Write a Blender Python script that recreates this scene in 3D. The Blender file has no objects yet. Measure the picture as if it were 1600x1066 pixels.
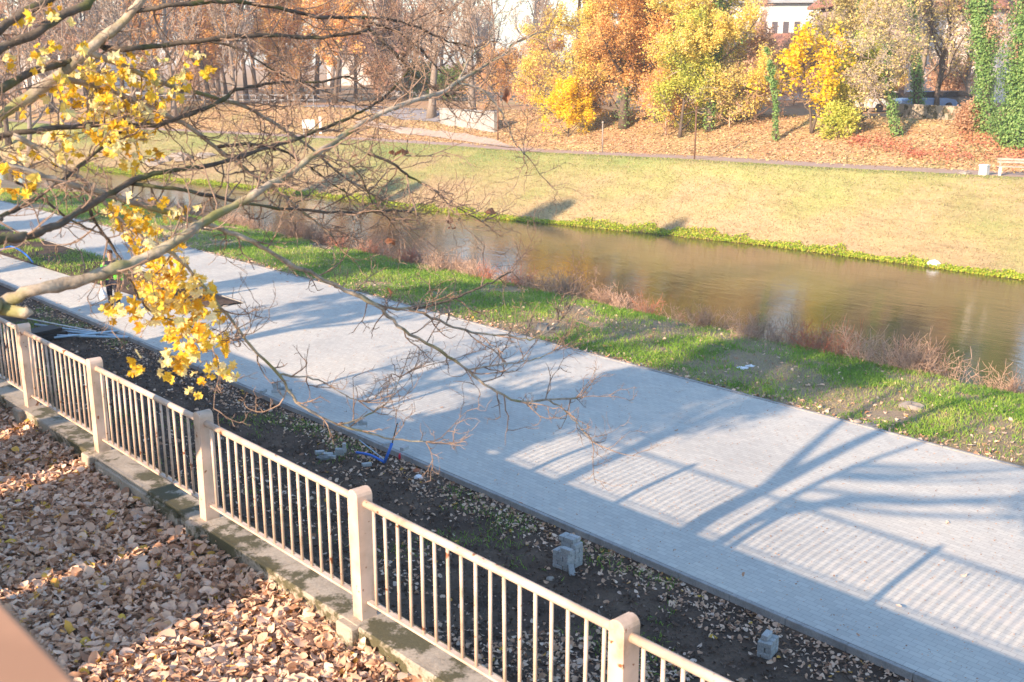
import bpy, math, random
import numpy as np
from mathutils import Vector
R = math.radians
# ------------------------------------------------------------------ camera, light, exposure
scene = bpy.context.scene
col = scene.collection
CAMZ, PITCH, FPX = 7.9, R(14.3), 1700.0
cam_d = bpy.data.cameras.new('camera'); cam = bpy.data.objects.new('camera', cam_d); col.objects.link(cam)
cam.location = (0, 0, CAMZ); cam.rotation_euler = (R(90) - PITCH, 0, 0)
cam_d.sensor_width = 36; cam_d.lens = 36 * FPX / 1600; cam_d.clip_start = .05; cam_d.clip_end = 3000
cam_d.dof.use_dof = True; cam_d.dof.focus_distance = 22; cam_d.dof.aperture_fstop = 4.0
scene.camera = cam
A = R(42.3)
Dv = np.array([-math.sin(A), math.cos(A)]); Nv = np.array([math.cos(A), math.sin(A)])   # along the river / across it
SUN_EL = R(20.8)
sh = Nv + .08 * Dv; sh /= np.linalg.norm(sh)                                             # direction in which shadows fall
sun_d = bpy.data.lights.new('sun', 'SUN'); sun_d.energy = 5.0; sun_d.angle = R(.5); sun_d.color = (1, .73, .50)
sun = bpy.data.objects.new('sun', sun_d); col.objects.link(sun)
sdir = Vector((sh[0] * math.cos(SUN_EL), sh[1] * math.cos(SUN_EL), -math.sin(SUN_EL)))
sun.rotation_euler = sdir.to_track_quat('-Z', 'Y').to_euler()
w = bpy.data.worlds.new('World'); scene.world = w; w.use_nodes = True
nt = w.node_tree; nt.nodes.clear()
sky = nt.nodes.new('ShaderNodeTexSky'); sky.sky_type = 'NISHITA'; sky.sun_disc = False
sky.sun_elevation = SUN_EL; sky.sun_rotation = math.atan2(-sh[0], -sh[1])
sky.air_density = 1.2; sky.dust_density = .4; sky.ozone_density = 3.0
bg = nt.nodes.new('ShaderNodeBackground'); bg.inputs[1].default_value = .15
wo = nt.nodes.new('ShaderNodeOutputWorld'); nt.links.new(sky.outputs[0], bg.inputs[0]); nt.links.new(bg.outputs[0], wo.inputs[0])
scene.view_settings.view_transform = 'Standard'; scene.view_settings.look = 'None'
scene.view_settings.exposure = 1.36; scene.view_settings.gamma = 1
scene.render.engine = 'CYCLES'
HAZE = .0008

# ------------------------------------------------------------------ helpers
RN = np.random.default_rng(7)
def S(s, n): return Dv * s + Nv * n                      # river coordinates -> world xy
def XY(s, n):
    s = np.asarray(s, float); n = np.asarray(n, float)
    return Dv[0] * s + Nv[0] * n, Dv[1] * s + Nv[1] * n
def ray(px, py):
    u = (px - 800) / FPX; v = (py - 533) / FPX
    return np.array([u, math.cos(PITCH) - v * math.sin(PITCH), -(math.sin(PITCH) + v * math.cos(PITCH))])
def pt(px, py, depth):                                    # a point seen at a pixel of the photo, at a camera depth
    return np.array([0, 0, CAMZ]) + ray(px, py) * depth
def hash2(ix, iy, seed):
    h = np.sin(ix * 127.1 + iy * 311.7 + seed * 74.7) * 43758.5453
    return h - np.floor(h)
def vnoise(x, y, seed=0):
    ix = np.floor(x); iy = np.floor(y); fx = x - ix; fy = y - iy
    fx = fx * fx * (3 - 2 * fx); fy = fy * fy * (3 - 2 * fy)
    a = hash2(ix, iy, seed); b = hash2(ix + 1, iy, seed); c = hash2(ix, iy + 1, seed); d = hash2(ix + 1, iy + 1, seed)
    return (a * (1 - fx) + b * fx) * (1 - fy) + (c * (1 - fx) + d * fx) * fy
def fbm(x, y, seed=0, o=4):
    t = 0; amp = .5
    for k in range(o):
        t = t + amp * vnoise(x, y, seed + k * 13); x = x * 2.03; y = y * 2.03; amp *= .5
    return t
# ---- terrain profile across the river, varying along it
def bend(s): return np.where(s > 40, -.0006 * (s - 40) ** 2, 0)
def nfar(s): return np.interp(s, [0, 19, 32, 40, 48.6, 56, 65, 74, 82, 96, 150, 300], [48.5, 47.9, 47.4, 46, 43.9, 43, 42.2, 41, 39.4, 38.4, 32, 5])
def npath(s): return np.interp(s, [-60, 0, 23.3, 32.6, 42, 55, 66, 77, 85, 104, 150, 300], [64, 60.2, 55.8, 53.3, 51.7, 52, 53.2, 53, 50.6, 45.8, 38, 12])
def zpath(s): return np.interp(s, [42, 56, 75], [2.4, 2.0, 1.7])
def ztop(s): return np.interp(s, [40, 60, 80], [4.5, 4.2, 3.7])
def zf(s, n):
    s = np.asarray(s, float) + 0 * np.asarray(n, float); n = np.asarray(n, float) + 0 * s
    b = bend(s); pn = npath(s); pf = pn + 2.7
    ns = [-400 + b, 4.37 + b, 4.68 + b, 8 + b, 12.78 + b, 12.8 + b, 21.5 + b, 21.52 + b, 25 + b, 27.6 + b, 29.6 + b, 31.5 + b, nfar(s) - 1.5, nfar(s), pn - .8, pn, pf, pf + 8.5, pf + 60, pf + 900]
    zp = zpath(s); zt = ztop(s); o = np.zeros_like(s)
    zs = [o + 3.3, o + 3.3, o + .9, o + .2, o - .13, o, o, o - .05, o - .08, o - .35, o - 1.35, o - 1.9, o - 1.7, o - 1.12, zp - .06, zp, zp, zt, zt + .5, zt + 6]
    z = zs[0].copy()
    for k in range(len(ns) - 1):
        t = np.clip((n - ns[k]) / np.maximum(ns[k + 1] - ns[k], 1e-6), 0, 1)
        z = np.where(n > ns[k], zs[k] + (zs[k + 1] - zs[k]) * t, z)
    x, y = XY(s, n)
    rough = np.where((n < 4.3 + b), .1, 0) + np.where((n > 4.8 + b) & (n < 12.4 + b), .16, 0) + np.where((n > 22 + b) & (n < 29 + b), .14, 0) \
        + np.where((n > nfar(s)) & (n < pn - 1), .22, 0) + np.where((n > pf + 1), .35, 0)
    return z + rough * (fbm(x * .9, y * .9, 5, 3) - .45)
def G(s, n, dz=0):
    x, y = XY(s, n); return np.stack([x, y, zf(s, n) + dz], -1)
def sn(x, y): return np.dot((x, y), Dv), np.dot((x, y), Nv)
def hit(px, py):                                          # where the sight line of a photo pixel meets the terrain
    d = ray(px, py); prev = 1.0
    t = 3.0
    while t < 600:
        p = np.array([0, 0, CAMZ]) + d * t
        s, n = sn(p[0], p[1])
        if p[2] < float(zf(s, n)): break
        prev = t; t *= 1.01
    lo, hi = prev, t
    for _ in range(20):
        m = (lo + hi) / 2; p = np.array([0, 0, CAMZ]) + d * m; s, n = sn(p[0], p[1])
        if p[2] < float(zf(s, n)): hi = m
        else: lo = m
    return p, hi
# ---- materials
def mat(name): 
    m = bpy.data.materials.new(name); m.use_nodes = True
    return m, m.node_tree, m.node_tree.nodes['Principled BSDF']
def ramp(t, fac, stops):
    r = t.nodes.new('ShaderNodeValToRGB'); e = r.color_ramp.elements
    while len(e) < len(stops): e.new(.5)
    for k, (p, c) in enumerate(stops): e[k].position = p; e[k].color = (*c, 1)
    t.links.new(fac, r.inputs[0]); return r.outputs[0]
def noise(t, scale, detail=4, vec=None, rough=.55, dist=0):
    n = t.nodes.new('ShaderNodeTexNoise'); n.inputs['Scale'].default_value = scale; n.inputs['Detail'].default_value = detail
    n.inputs['Roughness'].default_value = rough; n.inputs['Distortion'].default_value = dist
    if vec is None:
        g = t.nodes.get('geo') or t.nodes.new('ShaderNodeNewGeometry'); g.name = 'geo'; vec = g.outputs['Position']
    t.links.new(vec, n.inputs['Vector']); return n.outputs['Fac']
def mix(t, fac, a, b, mode='MIX'):
    m = t.nodes.new('ShaderNodeMix'); m.data_type = 'RGBA'; m.blend_type = mode
    for sock, v in ((m.inputs[0], fac), (m.inputs[6], a), (m.inputs[7], b)):
        if isinstance(v, (int, float)): sock.default_value = v
        elif isinstance(v, tuple): sock.default_value = (*v, 1)
        else: t.links.new(v, sock)
    return m.outputs[2]
def mrange(t, v, a, b, c=0, d=1):
    m = t.nodes.new('ShaderNodeMapRange'); t.links.new(v, m.inputs[0])
    for k, x in zip((1, 2, 3, 4), (a, b, c, d)): m.inputs[k].default_value = x
    return m.outputs[0]
def bump(t, bs, h, strength=.5, dist=.02):
    b = t.nodes.new('ShaderNodeBump'); b.inputs['Strength'].default_value = strength; b.inputs['Distance'].default_value = dist
    t.links.new(h, b.inputs['Height']); t.links.new(b.outputs[0], bs.inputs['Normal'])
def simple(name, c, rough=.8, var=.25, scale=8, c2=None, bmp=.0, metal=0, spec=.3):
    m, t, b = mat(name)
    f = noise(t, scale, 5)
    c2 = c2 or tuple(x * (1 - var) for x in c)
    t.links.new(ramp(t, f, [(.35, c2), (.62, c)]), b.inputs['Base Color'])
    b.inputs['Roughness'].default_value = rough; b.inputs['Metallic'].default_value = metal; b.inputs['Specular IOR Level'].default_value = spec
    if bmp: bump(t, b, noise(t, scale * 4, 4), bmp, .01)
    return m
def leafmat(name, stops, trans=.35, rough=.6):             # colour differs from leaf to leaf by the 'rnd' attribute
    m, t, b = mat(name)
    at = t.nodes.new('ShaderNodeAttribute'); at.attribute_name = 'rnd'
    c = ramp(t, at.outputs['Fac'], stops); t.links.new(c, b.inputs['Base Color']); b.inputs['Roughness'].default_value = rough
    b.inputs['Specular IOR Level'].default_value = .25
    if trans:
        tr = t.nodes.new('ShaderNodeBsdfTranslucent'); t.links.new(c, tr.inputs[0])
        ms = t.nodes.new('ShaderNodeMixShader'); ms.inputs[0].default_value = trans
        t.links.new(b.outputs[0], ms.inputs[1]); t.links.new(tr.outputs[0], ms.inputs[2])
        t.links.new(ms.outputs[0], t.nodes['Material Output'].inputs[0])
    return m
# ---- meshes
def mesh(name, V, faces, m=None, parent=None, smooth=False, rnd=None, midx=None, loc=None):
    """faces: list of int arrays (F,k); several k allowed. m: material or list"""
    V = np.asarray(V, np.float32)
    me = bpy.data.meshes.new(name)
    me.vertices.add(len(V)); me.vertices.foreach_set('co', V.ravel())
    faces = [np.asarray(f, np.int32) for f in faces if len(f)]
    tot = sum(f.size for f in faces); npoly = sum(len(f) for f in faces)
    me.loops.add(tot); me.polygons.add(npoly)
    me.loops.foreach_set('vertex_index', np.concatenate([f.ravel() for f in faces]))
    sizes = np.concatenate([np.full(len(f), f.shape[1], np.int32) for f in faces])
    st = np.concatenate([[0], np.cumsum(sizes)[:-1]]).astype(np.int32)
    me.polygons.foreach_set('loop_start', st); me.polygons.foreach_set('loop_total', sizes)
    me.polygons.foreach_set('use_smooth', np.full(npoly, bool(smooth)))
    if m is not None:
        for q in (m if isinstance(m, (list, tuple)) else [m]): me.materials.append(q)
    if midx is not None: me.polygons.foreach_set('material_index', np.asarray(midx, np.int32))
    if rnd is not None:
        a = me.attributes.new('rnd', 'FLOAT', 'POINT'); a.data.foreach_set('value', np.asarray(rnd, np.float32))
    me.update(calc_edges=True); me.validate()
    o = bpy.data.objects.new(name, me); col.objects.link(o)
    if parent is not None: o.parent = parent
    if loc is not None: o.location = loc
    return o
def tag(o, label=None, cat=None, group=None, kind=None):
    if label: o['label'] = label
    if cat: o['category'] = cat
    if group: o['group'] = group
    if kind: o['kind'] = kind
    return o
def empty(name, loc, rz=0, **k):
    o = bpy.data.objects.new(name, None); col.objects.link(o); o.location = loc; o.rotation_euler = (0, 0, rz); o.empty_display_size = .2
    return tag(o, **k)
def dup(o, loc=None, rz=None, sc=None, parent=None, **k):
    c = o.copy(); col.objects.link(c); c.parent = parent
    for ch in list(o.children): dup(ch, parent=c)
    if loc is not None: c.location = loc
    if rz is not None: c.rotation_euler = (0, 0, rz)
    if sc is not None: c.scale = sc if isinstance(sc, tuple) else (sc, sc, sc)
    return tag(c, **k)
class MB:
    def __init__(s): s.V = []; s.F = {}; s.n = 0; s.R = []
    def add(s, V, F, r=0.):
        V = np.asarray(V, float)
        for f in F:
            f = np.asarray(f, int)
            if len(f): s.F.setdefault(f.shape[1], []).append(f + s.n)
        s.V.append(V); s.n += len(V); s.R.append(np.full(len(V), r) if np.isscalar(r) else r); return s
    def box(s, c, d, rz=0, bev=0, tilt=None):
        x, y, z = (q / 2 for q in d)
        if bev:
            P = []; b = bev
            for zz, ii in ((-z, b), (-z + b, 0), (z - b, 0), (z, b)):
                P += [(-x + ii, -y + b + ii * 0, zz), (-x + b + ii * 0, -y + ii, zz), (x - b, -y + ii, zz), (x - ii, -y + b, zz), (x - ii, y - b, zz), (x - b, y - ii, zz), (-x + b, y - ii, zz), (-x + ii, y - b, zz)]
            V = np.array(P); F4 = []
            for k in range(3):
                for j in range(8):
                    a = k * 8 + j; b2 = k * 8 + (j + 1) % 8; F4.append((a, b2, b2 + 8, a + 8))
            F8 = [tuple(range(7, -1, -1)), tuple(range(24, 32))]
            F = [F4, F8]
        else:
            V = np.array([(i, j, k) for i in (-x, x) for j in (-y, y) for k in (-z, z)])
            F = [[(0, 1, 3, 2), (4, 6, 7, 5), (0, 4, 5, 1), (2, 3, 7, 6), (0, 2, 6, 4), (1, 5, 7, 3)]]
        if tilt is not None:
            from mathutils import Euler
            M = np.array(Euler(tilt).to_matrix()); V = V @ M.T
        cz, sz = math.cos(rz), math.sin(rz)
        V = np.stack([V[:, 0] * cz - V[:, 1] * sz, V[:, 0] * sz + V[:, 1] * cz, V[:, 2]], -1) + np.array(c)
        return s.add(V, F)
    def tube(s, P, r, sides=8, cap=True, rr=0.):
        P = np.asarray(P, float); K = len(P); r = np.broadcast_to(np.asarray(r, float), (K,))
        T = np.empty_like(P); T[1:-1] = P[2:] - P[:-2]; T[0] = P[1] - P[0]; T[-1] = P[-1] - P[-2]
        T /= np.maximum(np.linalg.norm(T, axis=1, keepdims=True), 1e-9)
        m = T.mean(0); ref = np.array([0, 0, 1.]) if abs(m[2]) < .8 * np.linalg.norm(m) + 1e-9 else np.array([1., 0, 0])
        U = np.cross(T, ref); U /= np.maximum(np.linalg.norm(U, axis=1, keepdims=True), 1e-9); W = np.cross(T, U)
        a = np.arange(sides) * 2 * np.pi / sides
        V = P[:, None] + r[:, None, None] * (np.cos(a)[None, :, None] * U[:, None] + np.sin(a)[None, :, None] * W[:, None])
        i = np.arange(K - 1)[:, None] * sides; j = np.arange(sides)[None]; j2 = (j + 1) % sides
        F = np.stack([i + j, i + sides + j, i + sides + j2, i + j2], -1).reshape(-1, 4)
        Fs = [F]
        if cap: Fs.append(np.array([list(range(sides)), list(range(K * sides - 1, (K - 1) * sides - 1, -1))]))
        return s.add(V.reshape(-1, 3), Fs, rr)
    def build(s, name, m, parent=None, smooth=False, loc=None):
        V = np.concatenate(s.V)
        if loc is not None: V = V - np.array(loc)
        elif parent is not None:
            p = parent; off = np.zeros(3); 
            while p is not None: off += np.array(p.location); p = p.parent
            V = V - off
        return mesh(name, V, [np.concatenate(f) for f in s.F.values()], m, parent, smooth, np.concatenate(s.R), loc=loc)
def leaves(P, size, shape='quad', up=.3, curl=.25, rng=RN, nrm=None, rnd=None, flat=0):
    """a cloud of little leaf faces; returns V,F,rnd"""
    P = np.asarray(P, float); n = len(P)
    if nrm is None: nrm = rng.normal(size=(n, 3)); nrm[:, 2] = np.abs(nrm[:, 2]) + up * 2
    else: nrm = nrm + rng.normal(size=(n, 3)) * .45
    nrm /= np.linalg.norm(nrm, axis=1, keepdims=True)
    t = rng.normal(size=(n, 3)); u = np.cross(nrm, t); u /= np.linalg.norm(u, axis=1, keepdims=True); v = np.cross(nrm, u)
    sz = np.broadcast_to(size, (n,)) * rng.uniform(.65, 1.25, n)
    if shape == 'quad': o = np.array([(-.5, 0, 0), (0, -.38, .1), (.5, 0, 0), (0, .38, .1)]); F = [(0, 1, 2, 3)]
    elif shape == 'curl':                                   # dry rolled leaf
        o = np.array([(-.62, .04, .06), (-.22, -.26, .20), (.14, -.34, .24), (.62, -.1, .0), (.3, .24, .22), (-.12, .36, .16), (0, 0, 0)]); F = [(0, 1, 6), (1, 2, 6), (2, 3, 6), (3, 4, 6), (4, 5, 6), (5, 0, 6)]
    elif shape == 'dry':
        tt = np.array([-.6, -.28, .12, .42, .62]); ww = np.array([.03, .34, .40, .24, .02]); o = np.array([(a_, b_ * v_, 0) for a_, b_ in zip(tt, ww) for v_ in (-1, 0, 1)])
        F = [(i * 3 + j, i * 3 + j + 1, i * 3 + 4 + j, i * 3 + 3 + j) for i in range(4) for j in range(2)]
    elif shape == 'maple':
        a = np.radians([-90, -62, -38, -20, 5, 20, 42, 58, 75, 90, 105, 122, 138, 160, 175, 200, 218, 242])
        rr = np.array([.16, .40, .33, .36, .50, .35, .40, .54, .40, .60, .40, .54, .40, .35, .50, .36, .33, .40])
        o = np.stack([rr * np.cos(a), rr * np.sin(a), rr * rr * .45 * np.abs(np.cos(a)) - .05], -1); o = np.concatenate([o, [[0, 0, 0]]]); k = len(a); F = [(i, (i + 1) % k, k) for i in range(k)]
    k = len(o)
    c = rng.uniform(1 - curl * 2, 1 + curl * 3, n) * (curl > 0)
    z = o[None, :, 2] * c[:, None]
    if shape in ('curl', 'maple'): z = z + rng.normal(0, .05 + .1 * curl, (n, k))
    oy = np.broadcast_to(o[None, :, 1], (n, k))
    if shape == 'dry':
        ph = rng.uniform(.2, 2.6, n)[:, None]; wv = o[None, :, 1]; th = ph * wv / .40; oy = np.sin(th) * .40 / ph * 1.3; z = (1 - np.cos(th)) * .40 / ph * rng.choice([-1, 1], n)[:, None] + o[None, :, 0] ** 2 * rng.uniform(-.8, 1.0, n)[:, None] + rng.normal(0, .025, (n, k))
        oy = oy + o[None, :, 0] ** 2 * rng.uniform(-.5, .5, n)[:, None]
    V = P[:, None] + sz[:, None, None] * (o[None, :, 0, None] * u[:, None] + oy[..., None] * v[:, None] + z[..., None] * nrm[:, None])
    F = (np.array(F)[None] + (np.arange(n) * k)[:, None, None]).reshape(-1, len(F[0]))
    rv = rng.uniform(0, 1, n) if rnd is None else rnd
    return V.reshape(-1, 3), F, np.repeat(rv, k)
def leafobj(name, P, size, m, parent=None, off=(0, 0, 0), **k):
    V, F, r = leaves(P, size, **k); return mesh(name, V - np.array(off), [F], m, parent, k.get('shape') == 'dry', r)
def unit(v): return v / max(np.linalg.norm(v), 1e-9)

# ------------------------------------------------------------------ materials of the place
def rivervec(t, sx=1, sy=1):                               # coordinates along / across the promenade
    g = t.nodes.new('ShaderNodeNewGeometry'); mp = t.nodes.new('ShaderNodeMapping'); mp.vector_type = 'TEXTURE'
    mp.inputs['Rotation'].default_value = (0, 0, A); mp.inputs['Scale'].default_value = (sx, sy, 1)
    t.links.new(g.outputs['Position'], mp.inputs[0]); return mp.outputs[0]
def m_pavement():
    m, t, b = mat('paving')
    v = rivervec(t)
    sw = t.nodes.new('ShaderNodeMapping'); sw.inputs['Rotation'].default_value = (0, 0, R(90)); t.links.new(v, sw.inputs[0])
    br = t.nodes.new('ShaderNodeTexBrick'); br.inputs['Scale'].default_value = 1; br.inputs['Brick Width'].default_value = .2; br.inputs['Row Height'].default_value = .1
    br.inputs['Mortar Size'].default_value = .004; br.inputs['Mortar Smooth'].default_value = .3; br.inputs['Bias'].default_value = 0
    br.inputs['Color1'].default_value = (.475, .475, .44, 1); br.inputs['Color2'].default_value = (.545, .545, .50, 1); br.inputs['Mortar'].default_value = (.34, .33, .31, 1)
    t.links.new(sw.outputs[0], br.inputs['Vector'])
    c = mix(t, .8, br.outputs['Color'], ramp(t, noise(t, .35, 6), [(.3, (.80, .81, .83)), (.5, (.97, .97, .97)), (.62, (1.05, 1.03, 1)), (.75, (.92, .91, .90))]), 'MULTIPLY')
    st = noise(t, 1, 5, rivervec(t, 1.2, 4), .65, .6)
    c = mix(t, mrange(t, st, .56, .75, 0, .5), c, (.60, .56, .50))
    c = mix(t, mrange(t, noise(t, 1, 3, rivervec(t, .03, .10), .6), .66, .76, 0, .55), c, (.22, .22, .22))
    t.links.new(c, b.inputs['Base Color']); b.inputs['Roughness'].default_value = .85; b.inputs['Specular IOR Level'].default_value = .25
    bump(t, b, br.outputs['Fac'], -.25, .004); return m
def m_ground(name, cols, sc, b1=.6, sc2=25, dist=.03):
    m, t, b = mat(name)
    f = noise(t, sc, 8, rough=.65); k = len(cols)
    c = ramp(t, f, [(.3 + .4 * i / (k - 1), q) for i, q in enumerate(cols)])
    c = mix(t, .7, c, ramp(t, noise(t, sc2, 5, rough=.75), [(.3, (.45, .45, .45)), (.55, (1, 1, 1)), (.7, (1.25, 1.2, 1.15))]), 'MULTIPLY')
    t.links.new(c, b.inputs['Base Color']); b.inputs['Roughness'].default_value = .95; b.inputs['Specular IOR Level'].default_value = .1
    bump(t, b, noise(t, sc2 * .6, 6, rough=.7), b1, dist); return m
def m_farbank():                                           # mown grass, green along the top, straw coloured below
    m, t, b = mat('mown_bank')
    v = rivervec(t, .6, 3)
    big = noise(t, .16, 5, rough=.6); fib = noise(t, 1.4, 6, v, .75)
    at = t.nodes.new('ShaderNodeAttribute'); at.attribute_name = 'rnd'
    ad = t.nodes.new('ShaderNodeMath'); ad.operation = 'MULTIPLY_ADD'; t.links.new(at.outputs['Fac'], ad.inputs[0]); ad.inputs[1].default_value = .32; t.links.new(big, ad.inputs[2])
    c = ramp(t, ad.outputs[0], [(.44, (.43, .31, .19)), (.60, (.41, .33, .18)), (.73, (.34, .33, .14)), (.92, (.23, .29, .10))])
    c = mix(t, .75, c, ramp(t, fib, [(.3, (.62, .60, .58)), (.5, (1, 1, 1)), (.72, (1.25, 1.2, 1.12))]), 'MULTIPLY')
    c = mix(t, .6, c, ramp(t, noise(t, 9, 5, rough=.8), [(.3, (.6, .6, .6)), (.6, (1.1, 1.1, 1.1))]), 'MULTIPLY')
    t.links.new(c, b.inputs['Base Color']); b.inputs['Roughness'].default_value = .95; b.inputs['Specular IOR Level'].default_value = .1
    bump(t, b, noise(t, 6, 6, rough=.8), .9, .08); return m
def m_leafslope():
    m, t, b = mat('leaf_covered_slope')
    big = noise(t, .22, 5, rough=.6)
    c = ramp(t, big, [(.36, (.47, .30, .17)), (.5, (.46, .33, .18)), (.6, (.42, .34, .17)), (.74, (.30, .31, .14))])
    vo = t.nodes.new('ShaderNodeTexVoronoi'); vo.inputs['Scale'].default_value = 7; g = t.nodes.new('ShaderNodeNewGeometry'); t.links.new(g.outputs['Position'], vo.inputs['Vector'])
    sp = t.nodes.new('ShaderNodeSeparateColor'); t.links.new(vo.outputs['Color'], sp.inputs[0])
    c = mix(t, .8, c, ramp(t, sp.outputs[0], [(.1, (.55, .5, .45)), (.5, (1, 1, 1)), (.9, (1.3, 1.25, 1.2))]), 'MULTIPLY')
    t.links.new(c, b.inputs['Base Color']); b.inputs['Roughness'].default_value = .95; b.inputs['Specular IOR Level'].default_value = .1
    bump(t, b, vo.outputs['Distance'], .7, .06); return m
def m_water():
    m, t, b = mat('river_water')
    v = rivervec(t, .45, 1.3)
    t.links.new(ramp(t, noise(t, .25, 4), [(.35, (.075, .052, .024)), (.65, (.13, .09, .042))]), b.inputs['Base Color'])
    b.inputs['Roughness'].default_value = .02; b.inputs['IOR'].default_value = 1.42; b.inputs['Specular IOR Level'].default_value = .75
    n1 = noise(t, 1.4, 5, v, .55, .4); n2 = noise(t, .5, 3, v, .5, .8)
    mm = t.nodes.new('ShaderNodeMath'); mm.operation = 'MULTIPLY_ADD'; t.links.new(n2, mm.inputs[0]); mm.inputs[1].default_value = 1.2; t.links.new(n1, mm.inputs[2])
    n3 = noise(t, 3.5, 4, v, .65, .5)
    m2 = t.nodes.new('ShaderNodeMath'); m2.operation = 'MULTIPLY_ADD'; t.links.new(n3, m2.inputs[0]); m2.inputs[1].default_value = .55; t.links.new(mm.outputs[0], m2.inputs[2])
    bump(t, b, m2.outputs[0], .28, .03); return m
def m_bark(name, c1, c2, moss=None, mthr=.55):
    m, t, b = mat(name)
    c = ramp(t, noise(t, 9, 6, rough=.7), [(.3, c1), (.65, c2)])
    if moss: c = mix(t, mrange(t, noise(t, 3.2, 4), mthr, mthr + .15, 0, .75), c, moss)
    t.links.new(c, b.inputs['Base Color']); b.inputs['Roughness'].default_value = .9; b.inputs['Specular IOR Level'].default_value = .15
    bump(t, b, noise(t, 40, 5), .5, .01); return m
def m_paint():                                             # cream paint with rust spots and streaks
    m, t, b = mat('cream_paint')
    c = ramp(t, noise(t, 4, 5), [(.3, (.34, .26, .19)), (.42, (.52, .40, .31)), (.6, (.64, .50, .40))])
    ru = mrange(t, noise(t, 11, 5, rough=.6), .635, .665)
    c = mix(t, ru, c, (.22, .08, .03))
    c = mix(t, mrange(t, noise(t, 2.1, 4), .58, .72, 0, .35), c, (.30, .28, .18))
    t.links.new(c, b.inputs['Base Color']); b.inputs['Roughness'].default_value = .55; bump(t, b, noise(t, 60, 4), .15, .004); return m
def m_concrete(name, c, moss=True):
    m, t, b = mat(name)
    k = ramp(t, noise(t, 3, 8, rough=.7), [(.3, tuple(x * .62 for x in c)), (.6, c)])
    if moss: k = mix(t, mrange(t, noise(t, 1.9, 6, rough=.7), .50, .56, 0, .92), k, (.06, .058, .022))
    k = mix(t, .6, k, ramp(t, noise(t, 40, 4, rough=.8), [(.3, (.6, .6, .6)), (.6, (1.1, 1.1, 1.1))]), 'MULTIPLY')
    t.links.new(k, b.inputs['Base Color']); b.inputs['Roughness'].default_value = .9; bump(t, b, noise(t, 30, 6, rough=.7), .6, .01); return m
def m_block():
    m, t, b = mat('paving_block_grey')
    oi = t.nodes.new('ShaderNodeObjectInfo')
    c = mix(t, .9, ramp(t, oi.outputs['Random'], [(0, (.32, .34, .34)), (.5, (.38, .40, .40)), (1, (.44, .45, .45))]), ramp(t, noise(t, 60, 4), [(.3, (.6, .6, .6)), (.6, (1.1, 1.1, 1.1))]), 'MULTIPLY')
    t.links.new(c, b.inputs['Base Color']); b.inputs['Roughness'].default_value = .9; bump(t, b, noise(t, 90, 4), .4, .003); return m
M = dict(
    pave=m_pavement(), water=m_water(), bank=m_farbank(), slope=m_leafslope(), paint=m_paint(),
    dirt=m_ground('dark_soil', [(.045, .033, .026), (.08, .058, .045), (.12, .086, .064), (.165, .12, .09)], 1.3, .8),
    soil=m_ground('terrace_soil', [(.24, .17, .13), (.36, .26, .20)], 3, .6),
    turf=m_ground('bank_turf', [(.22, .17, .12), (.34, .27, .19), (.28, .23, .15), (.24, .24, .11)], .55, .8),
    far=m_ground('far_ground', [(.46, .29, .17), (.48, .31, .18), (.36, .30, .16)], .1, .5, 3),
    path=simple('footpath_clinker', (.42, .33, .29), .9, .3, 1.2, c2=(.40, .28, .21)), kerb=m_concrete('kerb_concrete', (.36, .36, .35), False),
    wallc=m_concrete('old_concrete', (.42, .37, .30)), block=m_block(),
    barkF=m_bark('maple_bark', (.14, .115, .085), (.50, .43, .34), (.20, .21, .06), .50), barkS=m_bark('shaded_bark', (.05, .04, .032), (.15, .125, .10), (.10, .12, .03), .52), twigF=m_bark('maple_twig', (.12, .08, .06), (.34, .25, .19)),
    barkD=m_bark('dark_bark', (.07, .055, .045), (.16, .125, .10), (.09, .11, .03), .6), barkP=m_bark('pale_bark', (.17, .14, .115), (.30, .25, .21)),
    twigB=m_bark('brown_twigs', (.40, .25, .18), (.60, .41, .31)), twigG=m_bark('grey_twigs', (.28, .23, .20), (.46, .39, .33)),
)
M['maple'] = leafmat('yellow_maple_leaf', [(0, (.62, .32, .03)), (.08, (.80, .48, .03)), (.45, (.92, .68, .08)), (.75, (.94, .82, .38)), (.9, (.95, .88, .58)), (1, (.60, .54, .12))], .45)
M['litter'] = leafmat('dry_leaf', [(0, (.28, .15, .09)), (.2, (.54, .33, .21)), (.55, (.72, .49, .34)), (.85, (.82, .62, .46)), (.955, (.60, .48, .40)), (.97, (.66, .34, .08)), (1, (.66, .46, .08))], .12)
M['grass'] = leafmat('grass_blade', [(0, (.12, .25, .03)), (.4, (.21, .38, .05)), (.75, (.34, .47, .08)), (1, (.52, .48, .20))], .3)
M['straw'] = leafmat('straw', [(0, (.44, .33, .20)), (.6, (.45, .38, .19)), (1, (.28, .35, .09))], .2)
M['weed'] = leafmat('dry_weed', [(0, (.30, .18, .13)), (.35, (.40, .28, .20)), (.8, (.60, .42, .32)), (1, (.52, .19, .12))], .2)
M['water_weed'] = leafmat('water_plants', [(0, (.22, .38, .03)), (.5, (.40, .52, .05)), (.85, (.60, .56, .08)), (1, (.45, .36, .14))], .35)
def LM(n, *c): return leafmat(n, [(i / (len(c) - 1), q) for i, q in enumerate(c)], .4)
M['l_orange'] = LM('oak_leaf', (.60, .33, .13), (.76, .44, .16), (.84, .54, .20), (.80, .60, .20))
M['l_yellow'] = LM('yellow_leaf', (.68, .52, .12), (.82, .66, .14), (.88, .74, .24), (.74, .68, .22))
M['l_gold'] = LM('golden_leaf', (.78, .55, .02), (.90, .68, .03), (.92, .74, .10))
M['l_lime'] = LM('lime_leaf', (.38, .46, .10), (.58, .62, .12), (.78, .72, .16))
M['l_ivy'] = LM('ivy_leaf', (.10, .22, .06), (.20, .35, .10), (.32, .46, .16))
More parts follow.
